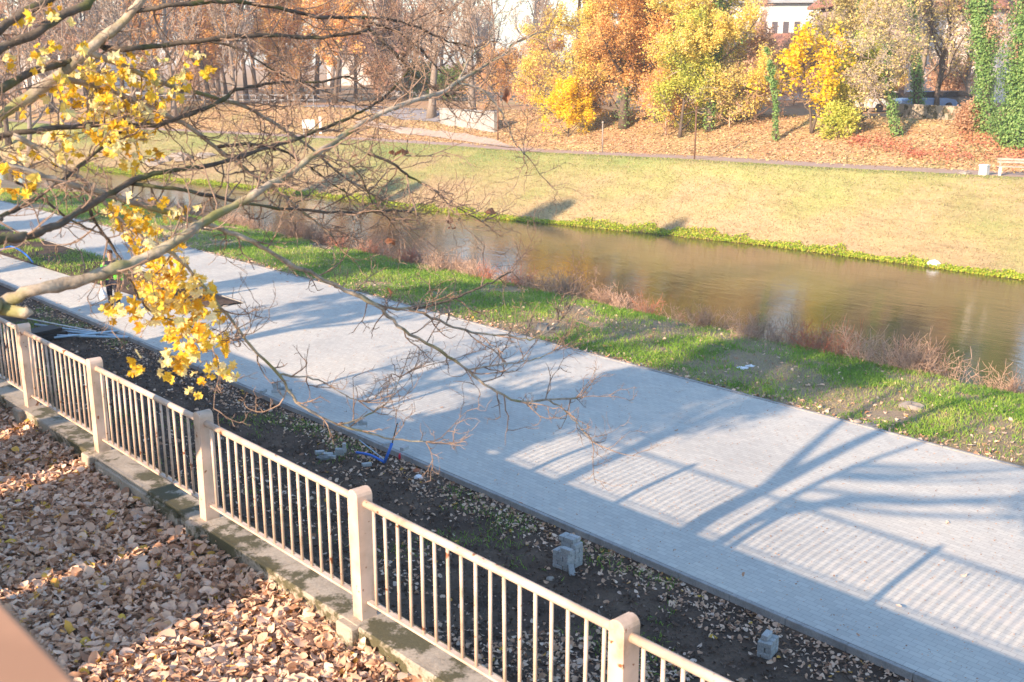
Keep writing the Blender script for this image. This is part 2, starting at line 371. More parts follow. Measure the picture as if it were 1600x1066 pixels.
M['l_brown'] = LM('brown_leaf', (.46, .28, .18), (.60, .38, .24), (.64, .48, .30))
M['l_olive'] = LM('olive_leaf', (.52, .48, .20), (.70, .60, .24), (.80, .68, .30))
M['l_green'] = LM('green_leaf', (.08, .14, .03), (.14, .22, .05), (.26, .30, .08))
M['l_red'] = LM('red_leaf', (.55, .20, .14), (.68, .30, .20), (.76, .46, .22))

# ------------------------------------------------------------------ ground, river, pavement
def sheet(name, n0, n1, mt, s0=-30, s1=140, ds=1., dn=1., dz=0, kind='structure', rn=None, noz=None, smooth=True):
    s = np.arange(s0, s1 + ds * .5, ds); K = max(2, int(abs(float(np.mean(n1(s) - n0(s)))) / dn) + 1)
    u = np.linspace(0, 1, K); SS = np.repeat(s[:, None], K, 1); NN = n0(s)[:, None] * (1 - u) + n1(s)[:, None] * u
    x, y = XY(SS, NN); z = (zf(SS, NN) if noz is None else np.full_like(x, noz)) + dz
    V = np.stack([x, y, z], -1).reshape(-1, 3); i = np.arange(len(s) - 1)[:, None] * K; j = np.arange(K - 1)[None]
    F = np.stack([i + j, i + j + 1, i + K + j + 1, i + K + j], -1).reshape(-1, 4)
    o = mesh(name, V, [F], mt, None, smooth, np.tile(u, len(s)) if rn else None); return tag(o, kind=kind)
C = lambda v: (lambda s: v + bend(s))
K0 = lambda v: (lambda s: v + 0 * s)
sheet('terrace_ground', C(-150), C(4.38), M['soil'], -60, 300, 3, 3)
sheet('soil_verge', C(4.6), C(12.80), M['dirt'], -10, 60, .12, .12)
sheet('soil_verge_far', C(4.6), C(12.80), M['dirt'], 60, 300, 2, 1)
sheet('pavement', C(12.75), C(21.45), M['pave'], -30, 300, 2, 2, dz=0)
sheet('grass_bank', C(21.5), C(31.6), M['turf'], -10, 90, .25, .2)
sheet('grass_bank_far', C(21.5), C(31.6), M['turf'], 90, 300, 2, 1)
sheet('riverbed', C(31.5), lambda s: nfar(s) - 1.4, M['dirt'], -60, 300, 3, 3)
sheet('river', C(28.6), lambda s: nfar(s) + .5, M['water'], -60, 300, 3, 3, noz=-1.2)
sheet('far_bank', lambda s: nfar(s) - 1.5, lambda s: npath(s), M['bank'], -30, 150, .5, .3, rn=True)
sheet('footpath', lambda s: npath(s), lambda s: npath(s) + 2.7, M['path'], -30, 150, 1, 1)
sheet('leaf_slope', lambda s: npath(s) + 2.7, lambda s: npath(s) + 14, M['slope'], -30, 150, .6, .5)
sheet('upper_ground', lambda s: npath(s) + 14, lambda s: npath(s) + 700, M['far'], -400, 900, 8, 8)
b_ = MB(); b_.box((0, 0, -4), (3000, 3000, 1)); tag(b_.build('ground', M['far']), kind='structure')
# kerbs: edging stones along both sides of the pavement
def kerb(n, wd, top, h):
    kb = MB(); s = -8.
    while s < 130:
        nn = n + float(bend(np.array(s))); x, y = XY(s + .5, nn)
        kb.box((x, y, top - h / 2 + RN.uniform(-.003, .003)), (wd, .994, h), A, bev=.008); s += 1
    tag(kb.build('kerb', M['kerb']), kind='structure')
kerb(12.74, .08, .012, .30); kerb(21.50, .08, .02, .25)
# the unpaved island in the far left of the pavement
def island():
    s = np.linspace(32.9, 75, 90); lo = np.interp(s, [32.9, 33.4, 36, 42, 49, 75], [16.6, 16.2, 15.4, 15.1, 14.8, 14.6]) + bend(s); hi = np.full_like(s, 17.6) + bend(s)
    K = 14; u = np.linspace(0, 1, K); NN = lo[:, None] * (1 - u) + hi[:, None] * u; SS = np.repeat(s[:, None], K, 1); x, y = XY(SS, NN)
    z = .006 + np.minimum(1, 4 * np.minimum(u, 1 - u))[None] * (.03 + .12 * fbm(x * 1.5, y * 1.5, 3)); V = np.stack([x, y, z], -1).reshape(-1, 3)
    i = np.arange(len(s) - 1)[:, None] * K; j = np.arange(K - 1)[None]
    tag(mesh('soil_island', V, [np.stack([i + j, i + j + 1, i + K + j + 1, i + K + j], -1).reshape(-1, 4)], M['dirt'], None, True), kind='structure')
    kb = MB()
    for q in np.arange(33, 70, 1.0):
        x, y = XY(q + .5, 17.66 + float(bend(q))); kb.box((x, y, -.03), (.08, .99, .12), A, bev=.006)
    tag(kb.build('kerb', M['kerb']), kind='structure')
island()

# ------------------------------------------------------------------ retaining wall and fence
POST = [-4.1, -1.45, 1.25, 3.92, 6.68, 9.32, 11.92, 14.2, 16.85, 19.5, 22.15]
def wall():
    t = empty('retaining_wall', (*S(8, 4.5), 0), 0, label='mossy concrete retaining wall running under the cream fence', cat='wall')
    rw = MB()
    for a, b in ((-8, 9.7), (9.7, 11.75), (11.75, 30)):     # concrete is stepped where the old pours meet
        off = .04 if a == 9.7 else 0
        x, y = XY((a + b) / 2, 4.51 - off); rw.box((x, y, 1.55), (.34, b - a - .01, 4.0), A, bev=.015)
    rw.build('wall_body', M['wallc'], t)
    cp = MB()
    s = -8.
    while s < 30:
        x, y = XY(s + .66, 4.51); cp.box((x, y, 3.565), (.37, 1.315, .05), A, bev=.012, tilt=(0, RN.uniform(-.006, .006), 0)); s += 1.325
    cp.build('coping', M['wallc'], t)
    pd = MB()
    for q in POST:
        x, y = XY(q, 4.40); pd.box((x, y, 3.47), (.28, .22, .23), A, bev=.015)
    pd.build('post_footing', M['wallc'], t)
wall()
def fence():
    t = empty('railing_fence', (*S(8, 4.48), 3.62), 0, label='cream painted metal railing with square round-topped posts and rust spots', cat='fence')
    for q in POST:
        x, y = XY(q, 4.48); w2, d2, zb, h = .062, .074, 3.58, 1.06
        P = []; k = 7
        ang = np.linspace(math.pi, 0, k)
        prof = [(-w2, 0)] + [(w2 * math.cos(a) * 1.0, h + .05 * math.sin(a)) for a in ang] + [(w2, 0)]
        m_ = len(prof); V = np.array([(sy * d2, -px_, pz) for sy in (-1, 1) for px_, pz in prof])
        # rounded top runs along the fence direction
        V = np.stack([V[:, 0] * math.cos(A) - V[:, 1] * math.sin(A), V[:, 0] * math.sin(A) + V[:, 1] * math.cos(A), V[:, 2]], -1) + np.array([x, y, zb])
        tl = RN.normal(0, .006, 2); V[:, 0] += (V[:, 2] - zb) * tl[0]; V[:, 1] += (V[:, 2] - zb) * tl[1]
        F4 = [(i, i + m_, (i + 1) % m_ + m_, (i + 1) % m_) for i in range(m_)]
        pb = MB(); pb.add(V, [F4, [list(range(m_)), list(range(2 * m_ - 1, m_ - 1, -1))]])
        o = pb.build('post', M['paint'], t)
        md = o.modifiers.new('b', 'BEVEL'); md.width = .004; md.segments = 2; md.limit_method = 'ANGLE'
    for a, b in zip(POST[:-1], POST[1:]):
        bars = MB(); n = int((b - a - .15) / .148); xs = np.linspace(a + .075 + .09, b - .075 - .09, n)
        for q in xs:
            x, y = XY(q, 4.48); j = RN.normal(0, .004, 2)
            bars.tube([(x, y, 3.735), (x + j[0], y + j[1], 4.565)], .0135, 8)
        pn = bars.build('railing_panel', M['paint'], t, True)
        tr = MB(); e0 = XY(a + .06, 4.48); e1 = XY(b - .06, 4.48); tr.tube([(*e0, 4.58), (*e1, 4.575)], .031, 14); o = tr.build('top_rail', M['paint'], None, True); 
        o.parent = pn; o.matrix_parent_inverse.identity(); o.location = (-t.location[0], -t.location[1], -t.location[2])
        br = MB(); x, y = XY((a + b) / 2, 4.48); br.box((x, y, 3.735), (.045, b - a - .13, .02), A); o = br.build('bottom_rail', M['paint']); o.parent = pn; o.location = (-t.location[0], -t.location[1], -t.location[2])
fence()
# parapet beside the photographer, at the lower left corner of the view
pp = empty('parapet', (*S(0, .2), 3.3), 0, label='blurred pinkish parapet in the lower left corner close to the viewer', cat='parapet')
M['pink'] = m_concrete('pink_render', (.50, .30, .21), False); M['cap'] = simple('painted_capping', (.50, .28, .17), .9, .3, 5)
q = MB(); q.box((*S(-.6, .07), 5.2), (.46, 4.6, 3.9), A, bev=.02); q.build('parapet_body', M['pink'], pp)
q = MB(); q.box((*S(-.6, .07), 7.2), (.56, 4.7, .16), A, bev=.012); q.build('capping', M['cap'], pp)
# low wall added out of view; its gaps shape the shade on the fallen leaves
yw = empty('shadow_wall', (*S(12, -1), 3.3), 0, label='unseen low wall added to cast shade on the leaf covered terrace', cat='wall')
YB = [(7.55, 9.02), (9.22, 9.60), (9.86, 11.4), (11.8, 13.2), (13.6, 24)]
for a_, b2 in YB:
    q = MB(); x, y = XY((a_ + b2) / 2, -1); q.box((x, y, 4.40), (.3, b2 - a_, 2.35), A, bev=.02); q.build('wall_section', M['wallc'], yw)

# ------------------------------------------------------------------ foreground maple (limbs enter the view from the left)
TR = G(9.7, 0)                                             # foot of the trunk
maple = empty('maple_tree', tuple(TR), 0, label='nearby maple reaching mossy bare limbs and yellow leaves in from the left edge', cat='tree')
BR = [ # widths in photo pixels; points (px, py, depth)
 (20, 13, 1, [(-60,215,6.2),(0,181,6.2),(60,142,6.3),(135,80,6.4),(185,40,6.5),(222,0,6.5),(262,-60,6.6)]),
 (10, 3, 0, [(135,80,6.4),(202,108,6.6),(280,138,6.9),(371,162,7.3),(422,189,7.5),(475,222,7.7),(520,262,7.9),(575,300,8.1)]),
 (9, 3.5, 0, [(158,72,6.5),(200,77,6.5),(253,71,6.7),(320,62,6.8),(405,56,7.0),(460,58,7.2),(503,58,7.3),(561,50,7.4),(581,50,7.5),(619,84,7.6),(629,97,7.7),(655,125,7.8),(700,150,8.0)]),
 (8, 3, 0, [(212,17,6.5),(280,8,6.6),(350,2,6.8),(407,7,7.0),(503,26,7.3),(560,28,7.5),(606,29,7.7),(653,43,7.9),(700,64,8.1),(742,75,8.3)]),
 (5, 2, 0, [(575,33,7.5),(622,50,7.7),(655,75,7.9),(682,105,8.1),(714,130,8.2)]),
 (15, 10, 1, [(-60,75,5.6),(0,45,5.7),(44,16,5.8),(90,-8,5.9),(140,-40,6)]),
 (17, 11, 1, [(-60,108,5.4),(0,77,5.5),(61,47,5.6),(101,21,5.7),(145,0,5.8),(200,-40,6)]),
 (14, 10, 1, [(-60,168,5.8),(0,142,5.9),(44,115,6.1),(91,100,6.3),(112,95,6.35)]),
 (10, 4, 1, [(-60,222,5.8),(0,214,5.9),(68,201,6.0),(162,194,6.3),(233,196,6.6),(280,184,6.8),(341,161,7.0),(369,141,7.2),(405,133,7.3),(442,129,7.5),(490,128,7.7),(545,120,7.9)]),
 (10, 3, 0, [(91,122,6.3),(169,138,6.5),(209,159,6.6),(263,182,6.8),(294,199,6.9),(338,230,7.1),(381,263,7.3),(412,287,7.4),(439,304,7.5),(480,335,7.7),(520,370,7.9)]),
 (9, 2.5, 0, [(20,212,5.9),(68,236,6.0),(105,267,6.0),(132,283,6.1),(159,310,6.1),(189,344,6.2),(216,368,6.2),(236,377,6.2),(280,407,6.3),(324,455,6.5),(365,505,6.6),(392,539,6.7),(436,586,6.9),(463,627,7.0),(493,647,7.1),(528,664,7.2),(565,673,7.3),(613,686,7.5),(665,690,7.6)]),
 (11, 3, 1, [(-60,235,5.6),(0,253,5.7),(51,270,5.8),(95,284,5.9),(165,304,6.1),(236,324,6.3),(287,341,6.5),(325,351,6.6),(368,367,6.7),(405,384,6.8),(449,411,7.0),(496,431,7.2),(540,454,7.3),(585,475,7.4),(607,495,7.5),(641,522,7.6),(689,550,7.8),(733,580,8.0),(766,607,8.1),(810,627,8.3),(854,624,8.5),(900,622,8.7)]),
 (5, 2, 0, [(560,460,7.4),(597,478,7.5),(648,485,7.7),(699,507,7.9),(739,519,8.0),(807,526,8.3),(834,531,8.4),(872,505,8.5)]),
 (22, 2.5, 1, [(-60,490,5.4),(0,472,5.4),(51,455,5.4),(101,443,5.5),(162,427,5.6),(203,412,5.7),(243,395,5.8),(290,367,5.9),(311,351,6.0),(365,321,6.2),(412,294,6.3),(456,267,6.5),(496,241,6.6),(530,217,6.8),(581,184,7.0),(641,160,7.2),(682,147,7.4),(716,128,7.6),(760,101,7.8),(790,84,8.0),(804,67,8.1),(848,50,8.3)]),
 (4, 1.5, 0, [(716,130,7.6),(749,139,7.7),(773,162,7.8),(793,192,7.9),(803,221,8.0),(819,240,8.1)]),
 (3.5, 1.5, 0, [(716,127,7.6),(733,91,7.7),(766,64,7.9),(772,30,8.0)]),
 (15, 3, 1, [(-60,385,5.2),(0,376,5.3),(40,369,5.4),(70,360,5.5),(97,348,5.6),(132,325,5.8),(169,304,6.0),(209,282,6.2),(250,270,6.3),(304,262,6.5),(361,250,6.8),(405,236,7.0),(473,213,7.3),(540,187,7.6),(570,172,7.7),(605,148,7.9),(640,108,8.1)]),
 (7, 3.5, 0, [(203,287,6.2),(270,294,6.3),(327,305,6.5),(365,314,6.7),(422,324,6.9),(473,328,7.1),(530,333,7.3),(600,330,7.5),(641,331,7.7)]),
 (7, 4, 1, [(-40,352,5.5),(0,340,5.6),(44,317,5.8),(91,287,5.9),(115,267,6.0),(152,236,6.2),(193,203,6.4)]),
 (5, 2.5, 0, [(24,284,5.8),(54,300,5.9),(84,324,5.9),(111,344,6.0),(142,359,6.1),(159,366,6.1),(176,382,6.2),(184,407,6.2)]),
 (5, 2, 0, [(130,308,6.0),(152,350,6.1),(182,394,6.2),(203,438,6.2),(216,465,6.3),(236,487,6.3),(257,499,6.4),(291,505,6.5),(330,530,6.6)]),
 (3.5, 1.5, 0, [(530,247,7.0),(557,267,7.1),(581,314,7.3),(587,324,7.3),(610,345,7.5)]),
 (5, 1.6, 0, [(575,240,7.2),(611,254,7.3),(641,277,7.5),(675,294,7.6),(699,317,7.8),(726,331,7.9),(752,346,8.1)]),
 (3.5, 1.2, 0, [(436,586,6.9),(480,590,7.0),(510,600,7.1),(535,615,7.2),(560,626,7.3)]),
 (3.2, 1.2, 0, [(528,664,7.2),(560,655,7.3),(590,640,7.5),(612,622,7.6),(625,590,7.7)]),
 (3, 1.2, 0, [(733,578,8.0),(765,572,8.1),(800,568,8.2),(835,562,8.4),(865,548,8.5)]),
 (3, 1.2, 0, [(854,624,8.5),(880,640,8.6),(900,660,8.7),(925,690,8.8)]),
 (5, 2, 0, [(640,485,7.7),(700,470,7.8),(735,455,7.9),(770,440,8.0),(800,425,8.2)]),
 (4, 1.5, 0, [(320,62,6.8),(370,75,6.9),(410,100,7.0),(450,120,7.2),(500,140,7.4),(560,165,7.6)]),
 (6, 2, 0, [(338,230,7.1),(400,225,7.2),(450,240,7.3),(495,270,7.5),(540,300,7.7)]),
]
def rpx(wd, d): return wd * .5 * d / FPX
def smoothline(P, sub=4, jit=0., rng=RN):
    P = np.asarray(P, float); K = len(P); out = []
    for i in range(K - 1):
        p0 = P[max(i - 1, 0)]; p1 = P[i]; p2 = P[i + 1]; p3 = P[min(i + 2, K - 1)]
        for u in np.arange(sub) / sub:
            out.append(.5 * (2 * p1 + (p2 - p0) * u + (2 * p0 - 5 * p1 + 4 * p2 - p3) * u * u + (3 * p1 - p0 - 3 * p2 + p3) * u ** 3))
    out.append(P[-1]); out = np.array(out)
    if jit: out[1:-1, :3] += rng.normal(0, jit, (len(out) - 2, 3))
    return out
trunk_top = np.array([TR[0] + .9, TR[1] - .1, 9.3])
def foreground():
    limbs = MB(); dark = MB(); tw = MB(); rng = np.random.default_rng(21); leafP = []
    def twig(p, d, L, r, lv):
        k = 6 if L > .25 else 4; P = [p]; dd = unit(d)
        for i in range(k):
            zig = rng.normal(0, .34, 3); zig[2] += .03
            dd = unit(dd + zig * (.8 if lv else .55) + np.array([0, 0, .05])); P.append(P[-1] + dd * L / k)
        P = np.array(P); tw.tube(P, np.linspace(r, max(r * .45, .0013), len(P)), 4 if lv else 5, False)
        if lv < 3 and L > .09:
            for i in range(1, len(P)):
                if rng.random() < (.72 if lv < 2 else .42):
                    side = unit(np.cross(dd, rng.normal(size=3))); twig(P[i], unit(dd * .7 + side * .9), L * rng.uniform(.28, .6), r * .62, lv + 1)
    for bi, (w0, w1, root, pts) in enumerate(BR):
        P3 = np.array([pt(*p) for p in pts]); dep = np.array([p[2] for p in pts]); ww = np.linspace(w0, w1, len(pts))
        u = np.linspace(0, 1, len(pts)); ww = w1 + (w0 - w1) * (1 - u) ** 1.15
        rr = rpx(ww, dep)
        if root:                                           # carry the limb back to the trunk outside the frame
            tz = min(9, P3[0][2] * .75 + 1.2); base = np.array([TR[0] + (tz - TR[2]) * .14, TR[1] - .02 * tz, tz])
            mid = (base + P3[0]) / 2 + np.array([0, 0, -.12]); P3 = np.concatenate([[base, mid], P3]); rr = np.concatenate([[rr[0] * 1.7, rr[0] * 1.25], rr])
        Q = smoothline(np.concatenate([P3, rr[:, None]], 1), 4); Q[1:-1, :3] += rng.normal(0, .004, (len(Q) - 2, 3))
        bumpy = 1 + .10 * rng.normal(size=len(Q))
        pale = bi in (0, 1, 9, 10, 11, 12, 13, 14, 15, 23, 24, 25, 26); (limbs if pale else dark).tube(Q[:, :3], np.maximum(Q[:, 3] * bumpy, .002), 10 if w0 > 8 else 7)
        L = np.linalg.norm(np.diff(Q[:, :3], axis=0), axis=1); cum = np.concatenate([[0], np.cumsum(L)])
        a = rng.uniform(.05, .15)
        while a < cum[-1]:
            i = min(np.searchsorted(cum, a), len(Q) - 1); i = max(i, 1); r = Q[i, 3]; p = Q[i, :3]
            px_ = 800 + FPX * p[0] / (p[1] * math.cos(PITCH) + (CAMZ - p[2]) * math.sin(PITCH))
            frac = a / cum[-1]
            if px_ > -40 and r < .030:
                T = unit(Q[i, :3] - Q[i - 1, :3]); side = unit(np.cross(T, rng.normal(size=3)))
                py_ = 533 + FPX * ((CAMZ - p[2]) * math.cos(PITCH) - p[1] * math.sin(PITCH)) / (p[1] * math.cos(PITCH) + (CAMZ - p[2]) * math.sin(PITCH))
                ln = rng.uniform(.15, .55) * (1.0 if py_ < 380 else .75) * (1.15 if px_ > 330 else .7) * (1.2 - .4 * frac)
                twig(p, unit(T * .75 + side), ln, min(.0055, r * .75), 0 if rng.random() < .55 else 1)
            a += rng.uniform(.07, .21) * ((.75 if Q[i][2] > 6.7 else 1.1) if px_ > 330 else 1.0)
        e = Q[-1, :3]; T = unit(Q[-1, :3] - Q[-3, :3])
        for _ in range(4):
            twig(e, unit(T + rng.normal(0, .5, 3)), rng.uniform(.25, .5), .0042, 0)
    # trunk with two leaders, and the sawn stub low on the thick limb
    E3 = lambda ds, dn, z: np.array([*(TR[:2] + Dv * ds + Nv * dn), z])
    t1 = np.array([TR, E3(.02, 0, 3.9), E3(.08, 0, 4.6), E3(.15, 0, 5.4), E3(.12, 0, 6.6), E3(.05, .1, 8.0), E3(-.4, .2, 9.6), E3(-1, .4, 11.6)])
    tq = smoothline(np.concatenate([t1, np.array([.36, .29, .25, .19, .17, .14, .09, .04])[:, None]], 1), 5)
    trk = MB(); trk.tube(tq[:, :3], tq[:, 3], 16)
    for st_ in ([E3(0, 0, 4.1), E3(-.36, .05, 4.8), E3(-.52, 0, 5.6), E3(-.45, 0, 6.6), E3(-.7, 0, 7.6), E3(-1.5, .1, 9.2)], [E3(.12, 0, 6.4), E3(.6, 0, 7.3), E3(1.1, 0, 8.6), E3(1.3, 0, 10.5)], [E3(-.48, 0, 5.9), E3(-1.3, .1, 6.6), E3(-2.4, .3, 6.9), E3(-3.6, .5, 7.4)]):
        rr_ = np.linspace(.15, .045, len(st_)); tq = smoothline(np.concatenate([np.array(st_), rr_[:, None]], 1), 5); trk.tube(tq[:, :3], tq[:, 3], 12)
    trk.build('trunk', M['barkF'], maple, True)
    st = pt(-20, 478, 5.4); limbs.tube([st, pt(40, 490, 5.38), pt(46, 484, 5.38)], [.035, .028, .027], 9)
    limbs.build('limbs', M['barkF'], maple, True); dark.build('shaded_limbs', M['barkS'], maple, True); tw.build('twigs', M['twigF'], maple)
    # yellow leaves in hanging clusters
    cl = [(215,95,45,18,16,6.6),(300,105,28,26,22,6.9),(165,115,45,30,50,6.5),(130,150,55,32,80,6.4),(205,150,60,38,120,6.6),(250,140,40,28,36,6.8),(190,190,60,28,80,6.6),(140,215,60,28,60,6.3),
          (205,235,45,20,35,6.5),(75,240,55,22,30,6.0),(20,285,40,22,22,5.8),(60,30,60,22,16,5.7),(30,90,50,26,18,5.8),(95,75,40,22,16,6.1),(215,265,25,18,12,6.6),(55,165,32,16,10,6.1),
          (195,335,30,24,40,6.2),(225,330,50,24,28,6.3),(290,325,26,16,12,6.5),(235,375,36,22,60,6.3),(258,400,34,28,60,6.4),(252,440,38,30,85,6.4),(285,455,46,28,90,6.5),(190,485,30,22,30,6.3),(255,490,60,26,85,6.5),
          (310,490,38,30,60,6.6),(320,535,44,26,50,6.7),(270,545,30,24,36,6.6),(350,580,28,18,26,6.8),(300,572,24,14,14,6.7),(215,563,14,22,9,6.4),(270,575,22,20,14,6.6),(308,605,14,14,6,6.7),(275,588,12,16,4,6.6)]
    Pl = []
    for cx, cy, rx, ry, n, d in cl:
        n = int(n * (.68 if cy < 300 else .72)); rx *= 1.1; ry *= 1.08
        a = rng.uniform(0, 2 * np.pi, n); q = np.sqrt(rng.uniform(0, 1, n))
        for x, y in zip(cx + rx * q * np.cos(a), cy + ry * q * np.sin(a)): Pl.append(pt(x, y, d + rng.normal(0, .22)))
        c = pt(cx, cy, d)
        for _ in range(max(2, n // 12)):                    # leaf-bearing shoots
            twig(c + rng.normal(0, .05, 3), rng.normal(size=3), .3, .004, 2)
    Pl = np.array(Pl); nr = np.tile(np.array([[-.15, -.7, .4]]), (len(Pl), 1)) + rng.normal(0, .75, (len(Pl), 3))
    V, F, r = leaves(Pl, .072, 'maple', curl=.5, rng=rng, nrm=nr); mesh('foliage', V - TR, [F], M['maple'], maple, False, r)
    dry = np.array([pt(x, y, d) + rng.normal(0, .02, 3) for x, y, d in ((707,350,8),(712,358,8),(705,362,8),(770,335,8.1),(620,237,7.6),(613,245,7.5),(628,240,7.6),(560,35,7.5),(685,14,8),(570,50,7.5),(629,92,7.7),(430,118,7.4),(436,122,7.4),(790,158,7.9),(783,152,7.9),(600,455,7.6),(610,385,7.6),(613,380,7.6),(560,250,7.2))])
    V, F, r = leaves(dry, .075, 'curl', curl=.6, rng=rng); mesh('dry_leaves', V - TR, [F], leafmat('dead_leaf', [(0, (.30, .13, .07)), (1, (.52, .28, .18))]), maple, False, r * .7)
foreground()

# ------------------------------------------------------------------ trees
def grow(rng, H, r0, clear=.25, n1=11, n2=8, n3=7, n4=4, ang=.9, l1=.42, up=.12, lean=(0, 0), wob=.05, twr=.016, stems=1, top=.9, flatk=0):
    lv = [[], [], [], [], []]
    def line(p, d, L, r, k, wander, rise, rend):
        P = [np.array(p, float)]; d = unit(np.array(d, float))
        for i in range(k):
            d = unit(d + rng.normal(0, wander, 3) + np.array([0, 0, rise])); P.append(P[-1] + d * L / k)
        return np.array(P), np.linspace(r, rend, k + 1)
    def kids(P, Rr, lvl, cnt, L, a, t0):
        for c in range(cnt):
            t = t0 + (1 - t0) * (c + rng.uniform(.1, .9)) / cnt; f = t * (len(P) - 1); i = min(int(f), len(P) - 2); q = P[i] + (P[i + 1] - P[i]) * (f - i)
            T = unit(P[i + 1] - P[i]); side = unit(np.cross(T, rng.normal(size=3))); rr = Rr[i] * (1 - f + i) + Rr[i + 1] * (f - i)
            ll = L * rng.uniform(.6, 1.15) * (1.12 - .62 * t); d = unit(T * math.cos(a) + side * math.sin(a) * (1 if lvl > 1 else 1))
            rc = max(rr * .55, twr); k = (6, 5, 4, 3)[lvl - 1]
            Q, q2 = line(q, d, ll, rc, k, (.16, .20, .24, .26)[lvl - 1], up * (1.6, 1, .6, .3)[lvl - 1], max(rc * .3, twr * .6)); lv[lvl].append((Q, q2))
            nx = (n2, n3, n4, 0)[lvl - 1]
            if nx: kids(Q, q2, lvl + 1, nx, ll * (.55, .5, .45)[lvl - 1], a * .95, .2)
    for sidx in range(stems):
        d = np.array([lean[0], lean[1], 1.]) + (rng.normal(0, .16, 3) * np.array([1, 1, 0]) if stems > 1 else 0)
        P, Rr = line((0, 0, 0), d, H * top, r0 / (1 + .25 * (stems - 1)), 10, wob, .04, r0 * .18)
        Rr[0] *= 1.35; lv[0].append((P, Rr)); kids(P, Rr, 1, n1, H * l1, ang, clear)
    return lv
def maketree(name, base, seed, H, r0, bark, twig, leafm=None, nleaf=0, lsize=.16, ivy=0, ivyh=.5, ivym=None, label='', cat='tree', group=None, ivyr=.22, mixm=None, jit=.22, **k):
    rng = np.random.default_rng(seed); lv = grow(rng, H, r0, **k)
    o = empty(name, tuple(base), 0, label=label, cat=cat, group=group)
    tb = MB()
    for P, r in lv[0]: tb.tube(P, r, 10)
    for P, r in lv[1]: tb.tube(P, r, 6, False)
    a = tb.build('trunk', bark, None, True); a.parent = o
    cb = MB()
    for L, sd in ((2, 4), (3, 3), (4, 3)):
        for P, r in lv[L]: cb.tube(P, r, sd, False)
    c = cb.build('branches', twig); c.parent = o
    if nleaf:
        pts = np.concatenate([P[1:] for L in (3, 4) for P, r in lv[L]] or [P for P, r in lv[2]])
        br = np.array([rng.random() for _ in range(40)]); cell = (np.floor(pts / 1.3) @ np.array([1, 7, 13])).astype(int) % 40
        pr = .25 + br[cell]; idx = rng.choice(len(pts), nleaf, p=pr / pr.sum()); Q = pts[idx] + rng.normal(0, jit, (nleaf, 3))
        V, F, r = leaves(Q, lsize, 'quad', rng=rng); r = np.clip(r * .6 + np.repeat(br[cell[idx]], 4) * .4, 0, 1)
        f = mesh('foliage', V, [F], leafm, None, False, r); f.parent = o
    if ivy:
        lines = [(P, r) for P, r in lv[0]] + [x for x in lv[1] if ivyh > .8]
        Q = []; nn = []
        for _ in range(ivy):
            P, r = lines[0] if (len(lines) == 1 or rng.random() < .55) else lines[rng.integers(len(lines))]
            f = rng.uniform(0, ivyh * (len(P) - 1)) if P is lines[0][0] else rng.uniform(0, .7 * (len(P) - 1)); i = min(int(f), len(P) - 2); p = P[i] + (P[i + 1] - P[i]) * (f - i)
            d = unit(rng.normal(size=3) * np.array([1, 1, .35])); rad = r[i] + ivyr * rng.uniform(.25, 1) * (.3 + 1.5 * float(vnoise(np.array(p[2] * 1.4 + d[0] * 1.5), np.array(d[1] * 2.), seed)))
            Q.append(p + d * rad); nn.append(d + np.array([0, 0, .4]))
        V, F, r = leaves(np.array(Q), .15, 'quad', rng=rng, nrm=np.array(nn)); f = mesh('ivy', V, [F], ivym or M['l_ivy'], None, False, r); f.parent = o
    return o
def at(px, py): return hit(px, py)
def hm(px_h, d): return px_h * d / FPX                     # photo pixels -> metres at a distance
# bare tree patterns for the far wood
bare = []
for k in range(4):
    bare.append(maketree('bare_tree', (0, 0, 0), 100 + k, 17, .26, M['barkP'] if k % 2 else M['barkD'], (M['twigB'], M['twigG'])[k % 2], M['l_brown'], (2500, 1200, 5000, 800)[k], .2, clear=.16, n1=15, n2=9, n3=7, n4=5, l1=.36, up=.16, twr=.022,
        label='bare brown autumn tree in the wood beyond the levee', group='bare trees of the far wood'))
orange = [maketree('orange_tree', (0, 0, 0), 120 + k, 14, .24, M['barkD'], M['twigB'], M['l_orange'], 11000, .26, clear=.15, n1=13, n2=8, n3=6, n4=3, l1=.4, twr=.022,
        label='tree with thinning orange leaves in the wood beyond the levee', group='orange trees of the far wood') for k in range(2)]
rg = random.Random(5); used = set()
def put(src, px, dist, sc=1, dz=0, **k):
    d = ray(px, 100); d = d / math.hypot(d[0], d[1]); x, y = d[0] * dist, d[1] * dist; s, n = sn(x, y); z = float(zf(s, n)) + dz
    rz = rg.uniform(0, 6.28)
    if id(src) not in used: used.add(id(src)); src.location = (x, y, z); src.rotation_euler = (0, 0, rz); src.scale = (sc, sc, sc); return tag(src, **k)
    return dup(src, (x, y, z), rz, sc, **k)
for row, (dist, step, x0, x1) in enumerate(((121, 50, -60, 640), (135, 46, -80, 800), (155, 58, -60, 900), (185, 75, -80, 1120))):
    x = x0
    while x < x1:
        src = bare[rg.randrange(4)]
        if row < 2 and 230 < x < 560 and rg.random() < .5: src = orange[rg.randrange(2)]
        put(src, x, dist + rg.uniform(-5, 5) + (14 if x > 640 else 0), rg.uniform(.8, 1.15) * (1 + .08 * row)); x += step * rg.uniform(.6, 1.4)
for px_, dist, sc in ((1120, 100, .8), (1195, 118, .6), (1330, 95, .75), (1440, 84, .8), (1500, 110, .9), (1610, 80, .9), (1385, 120, .9)):
    put(bare[rg.randrange(4)], px_, dist, sc, label='bare tree in front of the houses behind the right hand slope', group='bare trees before the houses')
